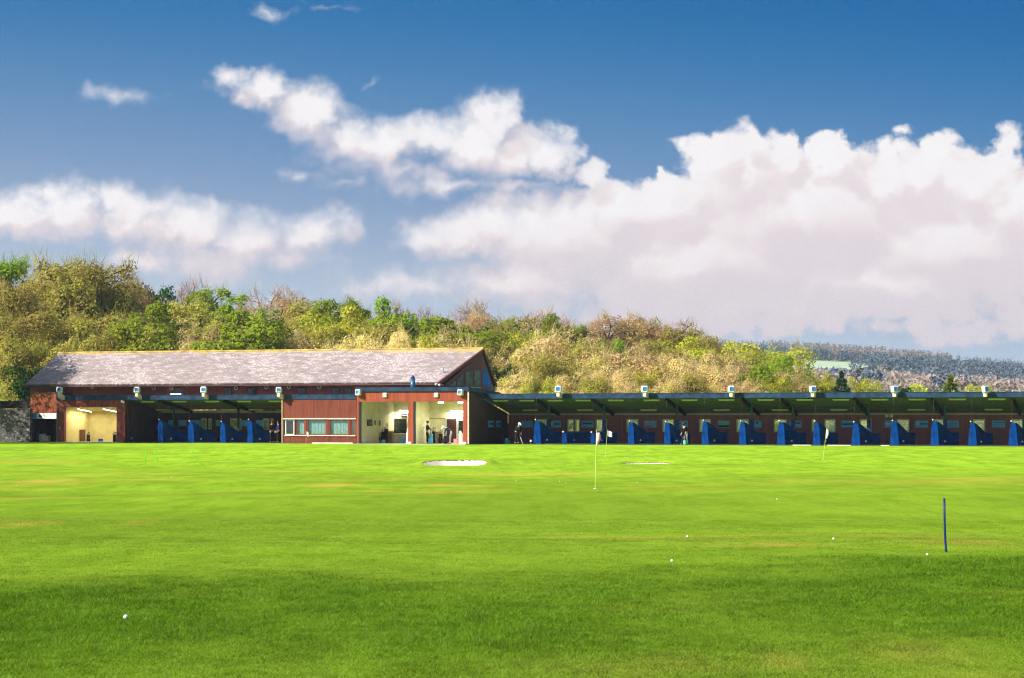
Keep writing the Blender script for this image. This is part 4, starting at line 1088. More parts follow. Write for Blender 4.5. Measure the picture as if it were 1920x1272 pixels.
# rooms
b1, b2 = 3.7, .2
zc = zh+.18
m = BB(tw); m.b(t0_+.02, p1b-.01, VT+.201, b1, GZ+.004, zc); m.b(t0_+.02, p2a+.05, b1+.001, b1+.1, GZ+.004, zc); m.b(p2a+.06, p2b+.0, VT+.201, b1+.1, GZ+.004, zc)
m.b(p2b+.002, ur-.16, b2, b2+.1, GZ+.004, zc); m.b(ur-.26, ur-.152, VT+.201, b2-.001, GZ+.004, zc); m.build('room_wall', M['cream'], tw)
m = BB(tw); m.b(t0_+.02, ur-.16, VT+.201, b1+.1, zc+.002, zc+.05); m.build('ceiling', M['cream'], tw)
def wall_panel(name, px0, px1, py0, py1, v, mat, th=.05):
    m = BB(tw); m.b(U(px0, v), U(px1, v), v-th, v-.004, Zp(px0, py1, v), Zp(px0, py0, v)); return m.build(name, mat, tw)
fo = wall_panel('window', 738.5, 762.5, 785.5, 812.5, b1, M['black'])
m = BB(tw); m.b(U(741, b1), U(761.5, b1), b1-.075, b1-.052, Zp(740, 811, b1), Zp(740, 788, b1)); m.build('pane', M['darkglass'], fo)
wall_panel('door', 838, 856, 786, 830, b2, M['door'])
m = BB(tw); m.b(U(836, b2), U(837.8, b2), b2-.06, b2-.004, GZ+.01, Zp(838, 785, b2)); m.b(U(856.3, b2), U(859, b2), b2-.06, b2-.004, GZ+.01, Zp(838, 785, b2)); m.build('door_frame', M['offwhite'], tw)
fo = wall_panel('window', 859.5, 868.5, 787.5, 813.5, b2, M['white'])
m = BB(tw); m.b(U(860.3, b2), U(868.5, b2), b2-.08, b2-.052, Zp(860, 812, b2), Zp(860, 789, b2)); m.build('pane', M['darkglass'], fo)
m = BB(tw); m.b(U(803.5, b2), U(836, b2), b2-.03, b2-.004, Zp(810, 785.5, b2), Zp(810, 784.4, b2)); m.build('conduit', M['cabinet'], tw)

def lit(px0, px1, py, v, label):
    u0, u1 = U(px0, v), U(px1, v); z = Zp((px0+px1)/2, py, v)
    e = bthing('strip_light', label, 'strip light', (u0+u1)/2, v, z, 'lit strip lights of the practice rooms')
    m = BB(e); m.b(u0, u1, v+.04, v+.09, z-.07, z+.07); m.build('casing', M['white'], e)
    m = BB(e); m.t([(u0+.03, v, z), (u1-.03, v, z)], .036); m.build('tube', M['tubeon'], e); lamp_at(e, (u0+.03, v, z), (u1-.03, v, z), 48*(u1-u0))
lit(748, 766, 770.5, b1-.1, 'lit strip light above the black wall board in the left cream room')
lit(844, 869, 771, b2-.1, 'brightest lit strip light on the back wall above the dark red door')
lit(821, 832, 754.8, VT+1.2, 'short lit strip light at the ceiling above the standing man')
lit(858, 869, 754.8, VT+1.2, 'short lit strip light at the ceiling beside the right pillar')

def on_wall(name, label, cat, px0, px1, py0, py1, v, mat, group=None, marks=()):
    """a flat board hung on a wall that faces the front"""
    u0, u1 = U(px0, v), U(px1, v); z0, z1 = Zp((px0+px1)/2, py1, v), Zp((px0+px1)/2, py0, v)
    e = bthing(name, label, cat, (u0+u1)/2, v, z0, group)
    m = BB(e); m.b(u0, u1, v-.04, v-.004, z0, z1); m.build('panel', M[mat], e)
    for (a, b_, c, d, mm) in marks:
        m = BB(e); m.b(u0+(u1-u0)*a, u0+(u1-u0)*b_, v-.052, v-.042, z0+(z1-z0)*c, z0+(z1-z0)*d); m.build('lettering', M[mm], e)
    return e
on_wall('notice_board', 'black notice board high on the back wall of the left cream room', 'board', 752.5, 764, 776, 782.5, b1, 'black', marks=((.1, .9, .4, .6, 'greycloth'),))
def on_left_wall(name, label, cat, px, w_px, py0, py1, mat, inset=None):
    """hung on the left wall of the left cream room: facing along the front"""
    uw = p1b-.01
    lo, hi = VT, b1
    for _ in range(40):
        mid = (lo+hi)/2
        w = W(uw, mid, 0)
        if 960+F*w.x/w.y < px: lo = mid
        else: hi = mid
    v0 = lo; dv = w_px/8.4
    z0, z1 = EYE+(HZ-py1)/F*Y_of(uw, v0), EYE+(HZ-py0)/F*Y_of(uw, v0)
    e = bthing(name, label, cat, uw, v0, z0)
    m = BB(e); m.b(uw+.004, uw+.05, v0, v0+dv, z0, z1); m.build('frame' if inset else 'casing', M[mat], e)
    if inset:
        m = BB(e); m.b(uw+.052, uw+.06, v0+dv*.18, v0+dv*.82, z0+(z1-z0)*.1, z1-(z1-z0)*.1); m.build('picture', M[inset], e)
    else:
        m = BB(e); m.b(uw+.052, uw+.07, v0+.08, v0+dv-.08, z0+.08, z1-.08); m.build('screen', M['darkglass'], e)
on_left_wall('wall_screen', 'black screen on the left wall above the blue golf bag', 'screen', 688, 8.5, 787, 799, 'black')
on_left_wall('framed_picture', 'framed picture next to the black wall screen', 'picture', 699.5, 5, 787, 799, 'creamframe', 'greycloth')
on_left_wall('framed_picture', 'framed picture farther from the black wall screen', 'picture', 708, 5, 787, 800, 'creamframe', 'browncab')
# white boxes on the frame (junction boxes)
for px, lab in ((722.5, 'small white box on the red boards above the left cream room'), (818.5, 'small white box on the red boards above the standing man')):
    u0 = U(px-4, VT); u1 = U(px+4, VT); e = bthing('junction_box', lab, 'box', u0, VT, Zp(px, 745.5, VT))
    m = BB(e); m.b(u0, u1, VT-.13, VT-.004, Zp(px, 745.5, VT), Zp(px, 737, VT)); m.build('casing', M['white'], e, bevel=.02)
    m = BB(e); m.b(u0+.03, u1-.03, VT-.15, VT-.132, Zp(px, 744.5, VT), Zp(px, 738, VT)); m.build('cover', M['offwhite'], e)

# ---- advertising boards
GS = 'light blue boards on the walls of the driving range'
SG = [(978, 999, 'plain light blue board left of the first bay divider', ()), (1031, 1052, 'light blue board with pale smudge right of the first green post', ((.12, .3, .3, .7, 'white'), (.35, .9, .4, .6, 'signink'))),
 (1091, 1113, 'light blue board with dark arched line between the low dividers', ((.1, .9, .45, .7, 'signink'),)), (1208, 1231, 'light blue board with pink lettering', ((.08, .92, .35, .7, 'pinkink'), (.15, .8, .15, .25, 'signink'))),
 (1271, 1290, 'light blue board behind the golfer in black', ((.15, .85, .5, .65, 'signink'),)), (1346, 1368, 'blue board with lime green band', ((0.02, .98, .42, .75, 'greenink'), (.02, .98, .05, .32, 'sleeve'))),
 (1406, 1428, 'light blue board with two dark spots', ((.22, .4, .5, .8, 'black'), (.55, .72, .55, .85, 'black'))), (1480, 1503, 'light blue board with dark lettering behind the fifth post', ((.4, .9, .55, .75, 'signink'),)),
 (1578, 1601, 'light blue board with a bold dark line of lettering', ((.08, .95, .35, .6, 'signink'),)), (1659, 1682, 'light blue board half hidden by a divider under the emergency lamp', ((.1, .5, .4, .6, 'white'),)),
 (1716, 1740, 'light blue board with white emblem and dark bar', ((.15, .3, .35, .72, 'white'), (.35, .95, .42, .6, 'signink'))), (1775, 1798, 'light blue board with faint lettering right of the seventh post', ((.1, .9, .3, .4, 'signink'), (.1, .9, .6, .7, 'signink'))),
 (1860, 1885, 'light blue board near the right end with pale bands', ((.06, .94, .45, .52, 'signink'), (.06, .94, .7, .77, 'signink')))]
for a, b_, lab, mk in SG: on_wall('advertising_board', lab, 'sign', a, b_, 789, 801.8, V1, 'sign', GS, mk)
for a, b_, lab, mk in ((316, 327, 'dim grey-blue board behind the first post of the left bays', ()), (335, 350, 'dim blue board left of the second divider in the left bays', ((.1, .9, .55, .7, 'offwhite'),)),
                   (357, 377, 'dim blue board right of the second divider in the left bays', ((.1, .9, .55, .7, 'offwhite'),)), (405, 413, 'small dim green board in the left bays', ()),
                   (452, 466, 'dim blue board left of the last divider in the left bays', ()), (480, 493, 'dim blue board right of the last divider in the left bays', ())):
    on_wall('advertising_board', lab, 'sign', a, b_, 788, 799.5, V1, 'mint' if 'green' in lab else 'sign', GS, mk)
# boards on the dark side wall of the twin block
for px, lab in ((915, 'left one of two blue boards on the dark side wall'), (930, 'right one of two blue boards on the dark side wall')):
    lo, hi = VT, V1
    for _ in range(40):
        mid = (lo+hi)/2; w = W(ur, mid, 0)
        if 960+F*w.x/w.y < px: lo = mid
        else: hi = mid
    z0, z1_ = EYE+(HZ-801.5)/F*Y_of(ur, lo), EYE+(HZ-789)/F*Y_of(ur, lo)
    e = bthing('advertising_board', lab, 'sign', ur, lo, z0, GS)
    m = BB(e); m.b(ur+.004, ur+.04, lo, lo+1.15, z0, z1_); m.build('panel', M['sign'], e)
    m = BB(e); m.b(ur+.042, ur+.05, lo+.15, lo+1.0, z0+.2, z0+.32); m.build('lettering', M['signink'], e)
# green picture panel on the end wall of the left bays
e = bthing('poster_panel', 'bright green upright panel with blue foot at the left bays entrance', 'poster', U(241, 2.2), 2.2, Zp(241, 818, 2.2))
m = BB(e); m.b(U(236.5, 2.2), U(246, 2.2), 2.2, 2.25, Zp(241, 818, 2.2), Zp(241, 783, 2.2)); m.build('frame', M['cyan'], e)
m = BB(e); m.b(U(237.5, 2.2), U(245, 2.2), 2.185, 2.199, Zp(241, 812, 2.2), Zp(241, 788, 2.2)); m.build('picture', simple('green_print', (.25,.42,.08), .6, .5, 5), e)

# ---- floodlights on the fascias
GF = 'square white floodlights along the fascias'
def floodlight(px, py0, py1, v, zbase, label, yaw, bracket=True, first=[]):
    u = U(px, v); z0, z1 = Zp(px, py1, v), Zp(px, py0, v); h = z1-z0
    e = bthing('floodlight', label, 'floodlight', u, v, z0, GF)
    hb = MB(); d = .42
    hb.box(-h*.48, h*.48, -d*.5, d*.3, 0, h); ho = hb.build('housing', M['housing'], e, bevel=.06)
    ho.rotation_euler = (R(-8), 0, yaw)
    lb_ = MB(); lb_.box(-h*.27, h*.27, -d*.5-.03, -d*.5-.003, h*.24, h*.78); lo_ = lb_.build('lens', M['lens'], ho, bevel=.01)
    cb = MB(); cb.box(-h*.3, h*.3, d*.303, d*.5, h*.2, h*.8); cb.build('rear_cover', M['black'], ho)
    if bracket:
        b = MB(); zz = zbase-z0
        b.prism([(-.12, .60, zz-.3), (-.12, .60, zz), (-.12, .0, .02), (-.12, -.12, .02), (-.12, -.10, -.27)], (.24, 0, 0))
        b.build('bracket', M['wood'], e)
    return e
FLD = [(112, 726, 737.5, 'square floodlight with blue lens above the corner of the yellow room'), (257, 726, 737.5, 'square floodlight with blue lens at the left end of the open bays'),
 (382, 725.5, 737.5, 'white floodlight with half blue lens over the left bays'), (523, 726.5, 737.5, 'white floodlight on plywood bracket beside the red cabin')]
for px, a, b_, lab in FLD: floodlight(px, a, b_, -.72, ZF0+.32, lab, R(10))
floodlight(672, 730.5, 742, VT-.22, 0, 'white floodlight with green lens on the twin block left corner', R(-12), False)
floodlight(863.5, 730.5, 742, VT-.22, 0, 'white floodlight with green lens on the twin block right corner', R(-12), False)
RF = [(1047, 'first white floodlight on the right-hand range roof, nearest the gable'), (1209, 'second white floodlight from the gable on the range roof'), (1371, 'third white floodlight from the gable on the range roof'),
      (1524, 'white floodlight on the range roof beside the yellow bushes'), (1677, 'white floodlight on the range roof between fir and pointed conifer'), (1847, 'rightmost white floodlight on the range roof')]
for i, (px, lab) in enumerate(RF): floodlight(px, 724, 737, -.72, ZF0+.32, lab, R(4+9*i))
# round white speakers on the clubhouse wall
GR = 'small white round units under the clubhouse eaves'
RN = [(289.5, 728), (322.5, 728), (444, 728), (500.7, 726.5), (543, 726), (600, 726)]
for i, (px, py) in enumerate(RN):
    v = VWALL; u = U(px, v); z = Zp(px, py, v); rad = .17
    e = bthing('wall_speaker', f'{ORD[i]} from the left of the small white round units under the eaves', 'speaker', u, v, z, GR)
    m = MB(); m.tube([(0, -.16, 0), (0, -.004, 0)], [rad, rad*.8], 14); m.build('casing', M['white'], e)
    m = MB(); m.tube([(0, -.17, 0), (0, -.162, 0)], rad*.5, 12); m.build('grille', M['black'], e)
e = bthing('wall_lamp', 'small cream lamp under the eaves above the yellow room', 'lamp', U(174, VWALL), VWALL, Zp(174, 730, VWALL))
m = MB(); m.box(-.12, .12, -.2, -.004, 0, .3); m.build('casing', M['creamframe'], e, bevel=.04)
m = MB(); m.box(-.09, .09, -.19, -.05, -.06, -.003); m.build('shade', M['black'], e)
e = bthing('wall_lamp', 'white bulkhead lamp on the yellow room right pillar top', 'lamp', U(231, -.05), -.05, Zp(231, 755, -.05))
m = MB(); m.tube([(-.12, -.1, .1), (.16, -.12, -.02)], .085, 10); m.build('cover', M['white'], e)
m = MB(); m.box(-.06, .06, -.05, .045, -.02, .1); m.build('base', M['black'], e)
# emergency lamp on the back wall
e = bthing('emergency_lamp', 'twin-headed emergency lamp on the range back wall', 'lamp', U(1667, V1), V1, Zp(1667, 783, V1))
m = MB(); m.box(-.28, -.03, -.16, -.004, 0, .26); m.build('lamp_head', M['creamframe'], e, bevel=.03)
m = MB(); m.box(.05, .30, -.16, -.004, 0, .26); m.build('lamp_head', M['creamframe'], e, bevel=.03)
m = MB(); m.box(-.028, .048, -.1, -.004, .06, .2); m.build('bracket', M['black'], e)
# flue, aerial, roof-edge lamps
vv = 1.2; u = U(774, vv)
e = bthing('flue', 'blue-grey steel flue with pointed cap rising in front of the slate roof', 'flue', u, vv, zft-.3)
m = MB(); m.tube([(0, 0, 0), (0, 0, Zp(774, 711, vv)-zft+.3)], .19, 12); m.build('pipe', M['flue'], e, True)
h0 = Zp(774, 711, vv)-zft+.3
m = MB(); m.tube([(0, 0, h0+.002), (0, 0, h0+.12), (0, 0, h0+.3)], [.16, .16, .03], 12); m.build('cap', M['sleeve'], e)
vv = 4.6; u = U(832, vv); zz = ZE+(vv-VE)/(VR_-VE)*(ZRr-ZE)
e = bthing('roof_aerial', 'thin aerial standing on the slate roof near the gable', 'aerial', u, vv, zz)
m = MB(); m.tube([(0, 0, -.05), (0, 0, .45)], .03, 6); m.build('mast', M['flue'], e)
m = MB(); m.tube([(0, 0, .06), (.45, .02, .08)], .025, 6); m.build('arm', M['flue'], e)
for px, lab in ((818, 'left one of two small lamps on the twin block roof edge'), (824.5, 'right one of two small lamps on the twin block roof edge')):
    e = bthing('roof_lamp', lab, 'lamp', U(px, VT+.2), VT+.2, zft+.0)
    m = MB(); m.tube([(0, 0, 0), (0, 0, .12)], .03, 6); m.build('stem', M['black'], e)
    m = MB(); m.ball((0, -.03, .22 if px < 820 else .16), .11); m.build('head', M['offwhite'], e, True)

# ---- bay dividers
GD = 'blue dividers between the hitting bays'
def make_divider():
    e = bthing('bay_divider', '', 'bay divider', 0, 0, GZ, GD)
    # long side panel running back from the tee line, its top sweeping down
    top = [(.0, 1.68), (.25, 1.62), (.6, 1.42), (.95, 1.17), (1.3, .97), (1.5, .90), (2.15, .90)]
    ca, sa = math.cos(R(56)), math.sin(R(56)); q = lambda t, z: (.22+t*ca, .02+t*sa, z)
    poly = [q(0, .04), q(2.15, .04)]+[q(t, z) for t, z in reversed(top)]
    m = MB(); m.prism(poly, (.04*sa, -.04*ca, 0)); m.build('side_panel', M['divider2'], e)
    # front wing facing the field and the sun
    m = MB(); m.prism([(.16, -.12, .05), (.46, -.16, .05), (.38, -.05, .95), (.30, .0, 1.58), (.0, .02, 1.72), (-.12, -.02, 1.1)], (.01, .04, 0)); m.build('front_wing', M['divider'], e)
    m = MB(); m.prism([(-.20, .16, .04), (.25, -.06, .04), (-.06, .03, 1.15), (-.14, .12, .85)], (.02, .03, 0)); m.build('rear_wing', M['divider2'], e)
    m = MB(); m.box(-.22, .55, -.2, .4, 0.0, .045); m.build('foot', M['sleeve'], e)
    m = MB(); m.ball((.22+.75*ca+.07, .02+.75*sa-.05, .29), .075); m.build('ball_marker', M['white'], e, True)
    m = MB(); m.ball((0, 0, 1.77), .055); m.build('cap', M['white'], e, True)
    m = MB(); m.tube([(0, 0, 1.8), (.03, .05, 2.6), (.06, .1, ZF0-GZ)], .005, 5); m.build('cord', M['rope'], e)
    return e
def make_low():
    e = bthing('bay_divider', '', 'bay divider', 0, 0, GZ, GD)
    m = MB(); m.prism([(.2, 0, .04), (1.5, 1.9, .04), (1.5, 1.9, .88), (.2, 0, .90)], (.035, -.025, 0)); m.build('side_panel', M['divider2'], e)
    m = MB(); m.prism([(-.10, .10, .05), (.30, -.05, .05), (.22, -.05, .86), (-.08, .08, .9)], (.02, .045, 0)); m.build('front_wing', M['divider'], e)
    m = MB(); m.ball((.66, .55, .29), .075); m.build('ball_marker', M['cyan'], e, True)
    m = MB(); m.ball((0, 0, .93), .07); m.build('cap', M['white'], e, True)
    m = MB(); m.box(-.14, .12, -.1, .5, 0, .035); m.build('foot', M['sleeve'], e)
    return e
pd = make_divider(); pl_ = make_low()
DV = [(1004, 0, 'tall blue bay divider nearest the dark side wall'), (1056, 1, 'low straight blue divider under the split window'), (1109, 1, 'low straight blue divider behind the pink and white flag'),
 (1180, 0, 'tall blue divider left of the board with pink lettering'), (1248, 0, 'tall blue divider left of the golfer in black'), (1319, 0, 'tall blue divider left of the board with lime band'),
 (1389, 0, 'tall blue divider left of the board with two dark spots'), (1461, 0, 'tall blue divider in front of the window beside the fifth post'), (1528, 0, 'tall blue divider behind the leaning white flag'),
 (1601, 0, 'tall blue divider covering the end of the board with bold lettering'), (1673.5, 0, 'tall blue divider under the twin-headed emergency lamp'), (1749, 0, 'tall blue divider right of the board with white emblem'),
 (1820, 0, 'tall blue divider, second from the right end of the range'), (1896, 0, 'rightmost tall blue divider at the frame edge'),
 (298, 0, 'shaded blue divider, leftmost of the left-hand bays'), (355, 0, 'shaded blue divider, second in the left-hand bays'), (415, 0, 'shaded blue divider, third in the left-hand bays'), (466, 0, 'shaded blue divider beside the people in the left-hand bays')]
fst = {0: True, 1: True}
for px, low, lab in DV:
    src = pl_ if low else pd
    if fst[low]: o = src; fst[low] = False
    else: o = copy_tree(src)
    o.location = W(U(px, -.15), -.15, GZ); o['label'] = lab
    o.rotation_euler = (0, 0, -TH+random.uniform(-.09, .09)); o.scale = (random.uniform(.93, 1.1), random.uniform(.93, 1.05), random.uniform(.95, 1.05))
for o in list(bpy.data.objects):
    if '_o' in o: del o['_o']

# ------------------------------------------------------------------ people
def skin_mesh(name, chains, mat, parent, sub=2):
    """chains: lists of (point, radius); chains that share a first point name join there"""
    me = bpy.data.meshes.new(name); vs, es, rad = [], [], []; key = {}
    for ch_ in chains:
        prev = None
        for p, r in ch_:
            k = tuple(round(c, 4) for c in p)
            if k not in key:
                key[k] = len(vs); vs.append(p); rad.append(r)
            i = key[k]
            if prev is not None and prev != i: es.append((prev, i))
            prev = i
    me.from_pydata(vs, es, []); o = bpy.data.objects.new(name, me); COL.objects.link(o)
    md = o.modifiers.new('s', 'SKIN'); md.use_smooth_shade = True; md.branch_smoothing = .6
    for i, r in enumerate(rad):
        s = me.skin_vertices[0].data[i]; s.radius = (r, r) if not isinstance(r, tuple) else r
    me.skin_vertices[0].data[0].use_root = True
    o.modifiers.new('d', 'SUBSURF').levels = sub
    o.modifiers['d'].render_levels = sub
    dg = bpy.context.evaluated_depsgraph_get(); dg.update()
    nm = bpy.data.meshes.new_from_object(o.evaluated_get(dg)); o.modifiers.clear(); o.data = nm
    nm.name = name; nm.materials.clear(); nm.materials.append(mat); nm.polygons.foreach_set('use_smooth', [True]*len(nm.polygons))
    o.parent = parent; return o

def person(label, loc, face, pose, top, legs, hair, z_scale=1.0):
    """pose: joint name -> point (x to the person's left, y forward, z up)"""
    e = thing('person', label, 'person', loc, face, 'people in the practice bays')
    J = {k: Vector(v) for k, v in pose.items()}
    def lerp(a, b, t): return tuple(J[a].lerp(J[b], t))
    P = lambda k: tuple(J[k])
    body = [[(P('hip'), .12), (lerp('hip', 'neck', .5), .125), (lerp('hip', 'neck', .85), .12), (P('neck'), .055), (P('head0'), .06), (P('head'), .095), (P('crown'), .07)]]
    for s in 'LR':
        body.append([(lerp('hip', 'neck', .85), .12), (P('sh'+s), .062), (P('el'+s), .045), (P('wr'+s), .03), (P('ha'+s), .035)])
        # five fingers
        ha, wr = J['ha'+s], J['wr'+s]; d = (ha-wr).normalized(); sd = d.cross(Vector((0, 0, 1)));
        sd = sd.normalized() if sd.length > .1 else Vector((1, 0, 0))
        for k in range(4):
            q = ha+sd*(k-1.5)*.018; body.append([(P('ha'+s), .035), (tuple(q+d*.045), .01), (tuple(q+d*(.075+.008*(k in (1, 2)))+sd.cross(d)*.012), .008)])
        body.append([(P('ha'+s), .035), (tuple(ha+sd*.04+d*.01), .011), (tuple(ha+sd*.05+d*.045), .009)])
        body.append([(P('hip'), .12), (P('th'+s), .085), (P('kn'+s), .058), (P('an'+s), .04), (P('to'+s), .038)])
    bo = skin_mesh('body', body, M['skin'], e)
    # face: nose, eyes, ears on the head
    H = J['head']; up = (J['crown']-J['head0']).normalized(); fw = Vector(pose.get('fw', (0, 1, 0))).normalized(); sd = fw.cross(up)
    g_ = 1.22
    cl = [[(lerp('hip', 'neck', .02), .145), (lerp('hip', 'neck', .5), .15), (lerp('hip', 'neck', .85), .145), (lerp('hip', 'neck', .97), .08)]]
    for s in 'LR': cl.append([(lerp('hip', 'neck', .85), .145), (P('sh'+s), .08), (P('el'+s), .06), (lerp('el'+s, 'wr'+s, .9), .045)])
    skin_mesh('jacket', cl, M[top], e)
    cl = [[(P('hip'), .15), (tuple(J['hip']+(J['neck']-J['hip'])*.12), .14)]]
    for s in 'LR': cl.append([(P('hip'), .15), (P('th'+s), .105), (P('kn'+s), .078), (lerp('kn'+s, 'an'+s, .96), .062)])
    skin_mesh('trousers', cl, M[legs], e)
    for s in 'LR':
        m = MB(); a, b_ = J['an'+s], J['to'+s]; f = (b_-a); f.z = 0; f = f.normalized(); c = a+f*.07; c.z = min(a.z, b_.z)-.0
        m.ball((c.x, c.y, .045), .05, sc=(1, 1, .9)); m.tube([(c.x-f.x*.08, c.y-f.y*.08, .045), (c.x+f.x*.14, c.y+f.y*.14, .038)], [.05, .04], 8); m.build('shoe', M['shoes'], e, True)
    m = MB(); hc = H+up*.03-fw*.025; m.ball(hc, .113, 12, 8, (1, 1, 1)); 
    if hair == 'greyhair': m.tube([tuple(hc+fw*.05+up*.03), tuple(hc+fw*.19+up*.0)], [.08, .05], 8)
    m.build('hair' if hair != 'greyhair' else 'cap', M[hair], e, True)
    return e
def stand(**kw):
    p = dict(hip=(0, 0, .93), neck=(0, .02, 1.45), head0=(0, .04, 1.53), head=(0, .06, 1.63), crown=(0, .05, 1.71),
             shL=(.19, .01, 1.40), shR=(-.19, .01, 1.40), elL=(.24, .03, 1.12), elR=(-.24, .03, 1.12), wrL=(.22, .16, .90), wrR=(-.22, .16, .90), haL=(.21, .2, .83), haR=(-.21, .2, .83),
             thL=(.1, .01, .86), thR=(-.1, .01, .86), knL=(.11, .04, .48), knR=(-.11, .03, .48), anL=(.12, 0, .08), anR=(-.12, 0, .08), toL=(.14, .15, .04), toR=(-.14, .15, .04))
    p.update(kw); return p
bend = stand(hip=(0, -.1, .90), neck=(0, .36, 1.22), head0=(0, .43, 1.24), head=(0, .52, 1.24), crown=(0, .60, 1.22), fw=(0, .5, -.9), shL=(.19, .32, 1.2), shR=(-.19, .32, 1.2),
             elL=(.2, .38, .92), elR=(-.2, .38, .92), wrL=(.14, .46, .7), wrR=(-.14, .46, .7), haL=(.12, .48, .62), haR=(-.12, .48, .62), thL=(.1, -.09, .83), thR=(-.1, -.09, .83), knL=(.11, .0, .48), knR=(-.11, -.02, .48))
golf = stand(hip=(0, -.08, .88), neck=(0, .20, 1.34), head0=(0, .25, 1.40), head=(0, .30, 1.48), crown=(0, .31, 1.56), fw=(0, .8, -.6), shL=(.19, .18, 1.28), shR=(-.19, .18, 1.28),
             elL=(.15, .33, 1.03), elR=(-.15, .33, 1.03), wrL=(.03, .42, .80), wrR=(-.04, .42, .84), haL=(.02, .44, .74), haR=(-.02, .44, .78), knL=(.16, .06, .47), knR=(-.16, .06, .47), anL=(.2, 0, .08), anR=(-.2, 0, .08), toL=(.23, .15, .04), toR=(-.23, .15, .04))
def at(px, v): return W(U(px, v), v, GZ)
def yaw_to(dirx, diry): return math.atan2(-dirx, diry)
person('man in navy jacket standing in the right cream room facing right', at(801, -1.4), yaw_to(1, .25), stand(elL=(.24, .12, 1.14), wrL=(.17, .33, 1.1), haL=(.15, .4, 1.1), elR=(-.24, .12, 1.14), wrR=(-.17, .33, 1.1), haR=(-.15, .4, 1.1)), 'navy', 'blackcloth', 'hair')
person('stooping person in pale cap, dark top and grey trousers in the right cream room', at(844, -1.4), yaw_to(-1, -.1), bend, 'teal', 'greycloth', 'greyhair')
person('person in dark jacket and white collar standing beside the last shaded divider', at(509.5, 1.0), yaw_to(.6, -1), stand(), 'blackcloth', 'blackcloth', 'hair')
person('person in dark clothes standing against the red cabin side wall', at(522, 2.0), yaw_to(-1, -.4), stand(), 'navy', 'blackcloth', 'hair')
person('golfer in black with white cap bent over a club left of the first divider', at(968, -.5), yaw_to(1, -.6), golf, 'blackcloth', 'blackcloth', 'greyhair')
person('golfer in black beside the green bucket, bent forward', at(1287, .6), yaw_to(-1, -.5), golf, 'blackcloth', 'greycloth', 'hair')
def club(px0, py0, px1, py1, v, label):
    a = W(U(px0, v), v, Zp(px0, py0, v)); b = W(U(px1, v-.3), v-.3, GZ+.03)
    e = thing('golf_club', label, 'golf club', b, 0, None); d = a-b
    m = MB(); m.tube([(0, 0, 0), tuple(d*.75)], .012, 6); m.build('shaft', M['steel'], e)
    m = MB(); m.tube([tuple(d*.75), tuple(d)], .018, 6); m.build('grip', M['black'], e)
    m = MB(); m.ball((0, -.03, 0), .05, sc=(1.3, .8, .7)); m.build('club_head', M['steel'], e, True)
club(974, 815, 980, 829, -.9, 'steel golf club held down by the white-capped golfer')
club(1281, 815, 1277, 830, .2, 'steel golf club of the golfer beside the green bucket')

# ------------------------------------------------------------------ gear in the rooms
def golf_bag(px, v, h, mat, label, tilt=0.0):
    e = thing('golf_bag', label, 'golf bag', at(px, v), -TH+random.uniform(-.4, .4)); e.rotation_euler.y = tilt
    m = MB(); m.tube([(0, 0, 0), (0, 0, .1), (0, 0, h*.55), (0, 0, h*.75)], [.15, .16, .14, .155], 12); m.build('bag', M[mat], e)
    m = MB(); m.box(-.1, .1, -.24, -.14, h*.12, h*.45); m.build('pocket', M[mat], e, bevel=.03)
    for k in range(5):
        a = k*1.26; x, y = .08*math.cos(a), .08*math.sin(a); hh = h*(.92+.1*math.sin(k*2.1))
        m = MB(); m.tube([(x, y, h*.7), (x*1.4, y*1.4, hh)], .01, 5); m.ball((x*1.4, y*1.4, hh), .04, 8, 6, (1, .7, 1.2)); m.build('club', M['steel'] if k % 2 else M['black'], e)
    m = MB(); m.tube([(.0, -.15, h*.2), (0, -.26, h*.45), (0, -.15, h*.68)], .018, 6); m.build('strap', M['black'], e)
    return e
golf_bag(693.5, 0.6, 1.15, 'bluebag', 'blue golf bag leaning at the left of the bag cluster')
golf_bag(701, 1.0, 1.2, 'blackcloth', 'black golf bag between the blue and the wine-red bags')
golf_bag(709.5, .7, 1.1, 'redbag', 'wine-red golf bag in the middle of the cluster')
golf_bag(717, .9, 1.2, 'blackcloth', 'black golf bag on the right of the cluster', .12)
golf_bag(722, 1.4, 1.5, 'blackcloth', 'tall black golf bag with raised clubs behind the cluster', .1)
golf_bag(808, -1.9, 1.0, 'cyan', 'pale blue golf bag beside the man in navy')
golf_bag(813.5, -1.0, 1.25, 'blackcloth', 'black golf bag behind the pale blue bag')
golf_bag(826.5, -1.2, 1.0, 'blackcloth', 'black golf bag right of the tan cabinet')
golf_bag(835, -2.2, .8, 'blackcloth', 'low black golf bag at the feet of the stooping person')
golf_bag(133.5, 1.5, 1.0, 'navy', 'navy golf bag in the yellow room', 0)
golf_bag(165.5, 3.0, .75, 'blackcloth', 'small black bag by the back wall of the yellow room')
golf_bag(215, 1.4, .8, 'blackcloth', 'slim black bag beside the yellow room right pillar')
def bx(px0, px1, top, v, mat, label, name, cat, depth=.45, lid=None):
    u0, u1 = U(px0, v), U(px1, v); z1 = Zp((px0+px1)/2, top, v)-GZ; w = (u1-u0)/2
    e = thing(name, label, cat, W((u0+u1)/2, v, GZ), -TH)
    m = MB(); m.box(-w, w, 0, depth, 0, z1); m.build('body', M[mat], e, bevel=.015)
    m = MB(); m.box(-w-.02, w+.02, -.02, depth+.02, z1+.002, z1+.045); m.build('top', M[lid or mat], e, bevel=.01)
    m = MB(); m.box(-w*.25, w*.25, -.03, -.003, z1*.6, z1*.66); m.build('handle', M['steel'], e)
    return e
bx(725.5, 735, 810, 1.8, 'cabinet', 'tan cabinet beside the dark window of the left room', 'cabinet', 'cabinet')
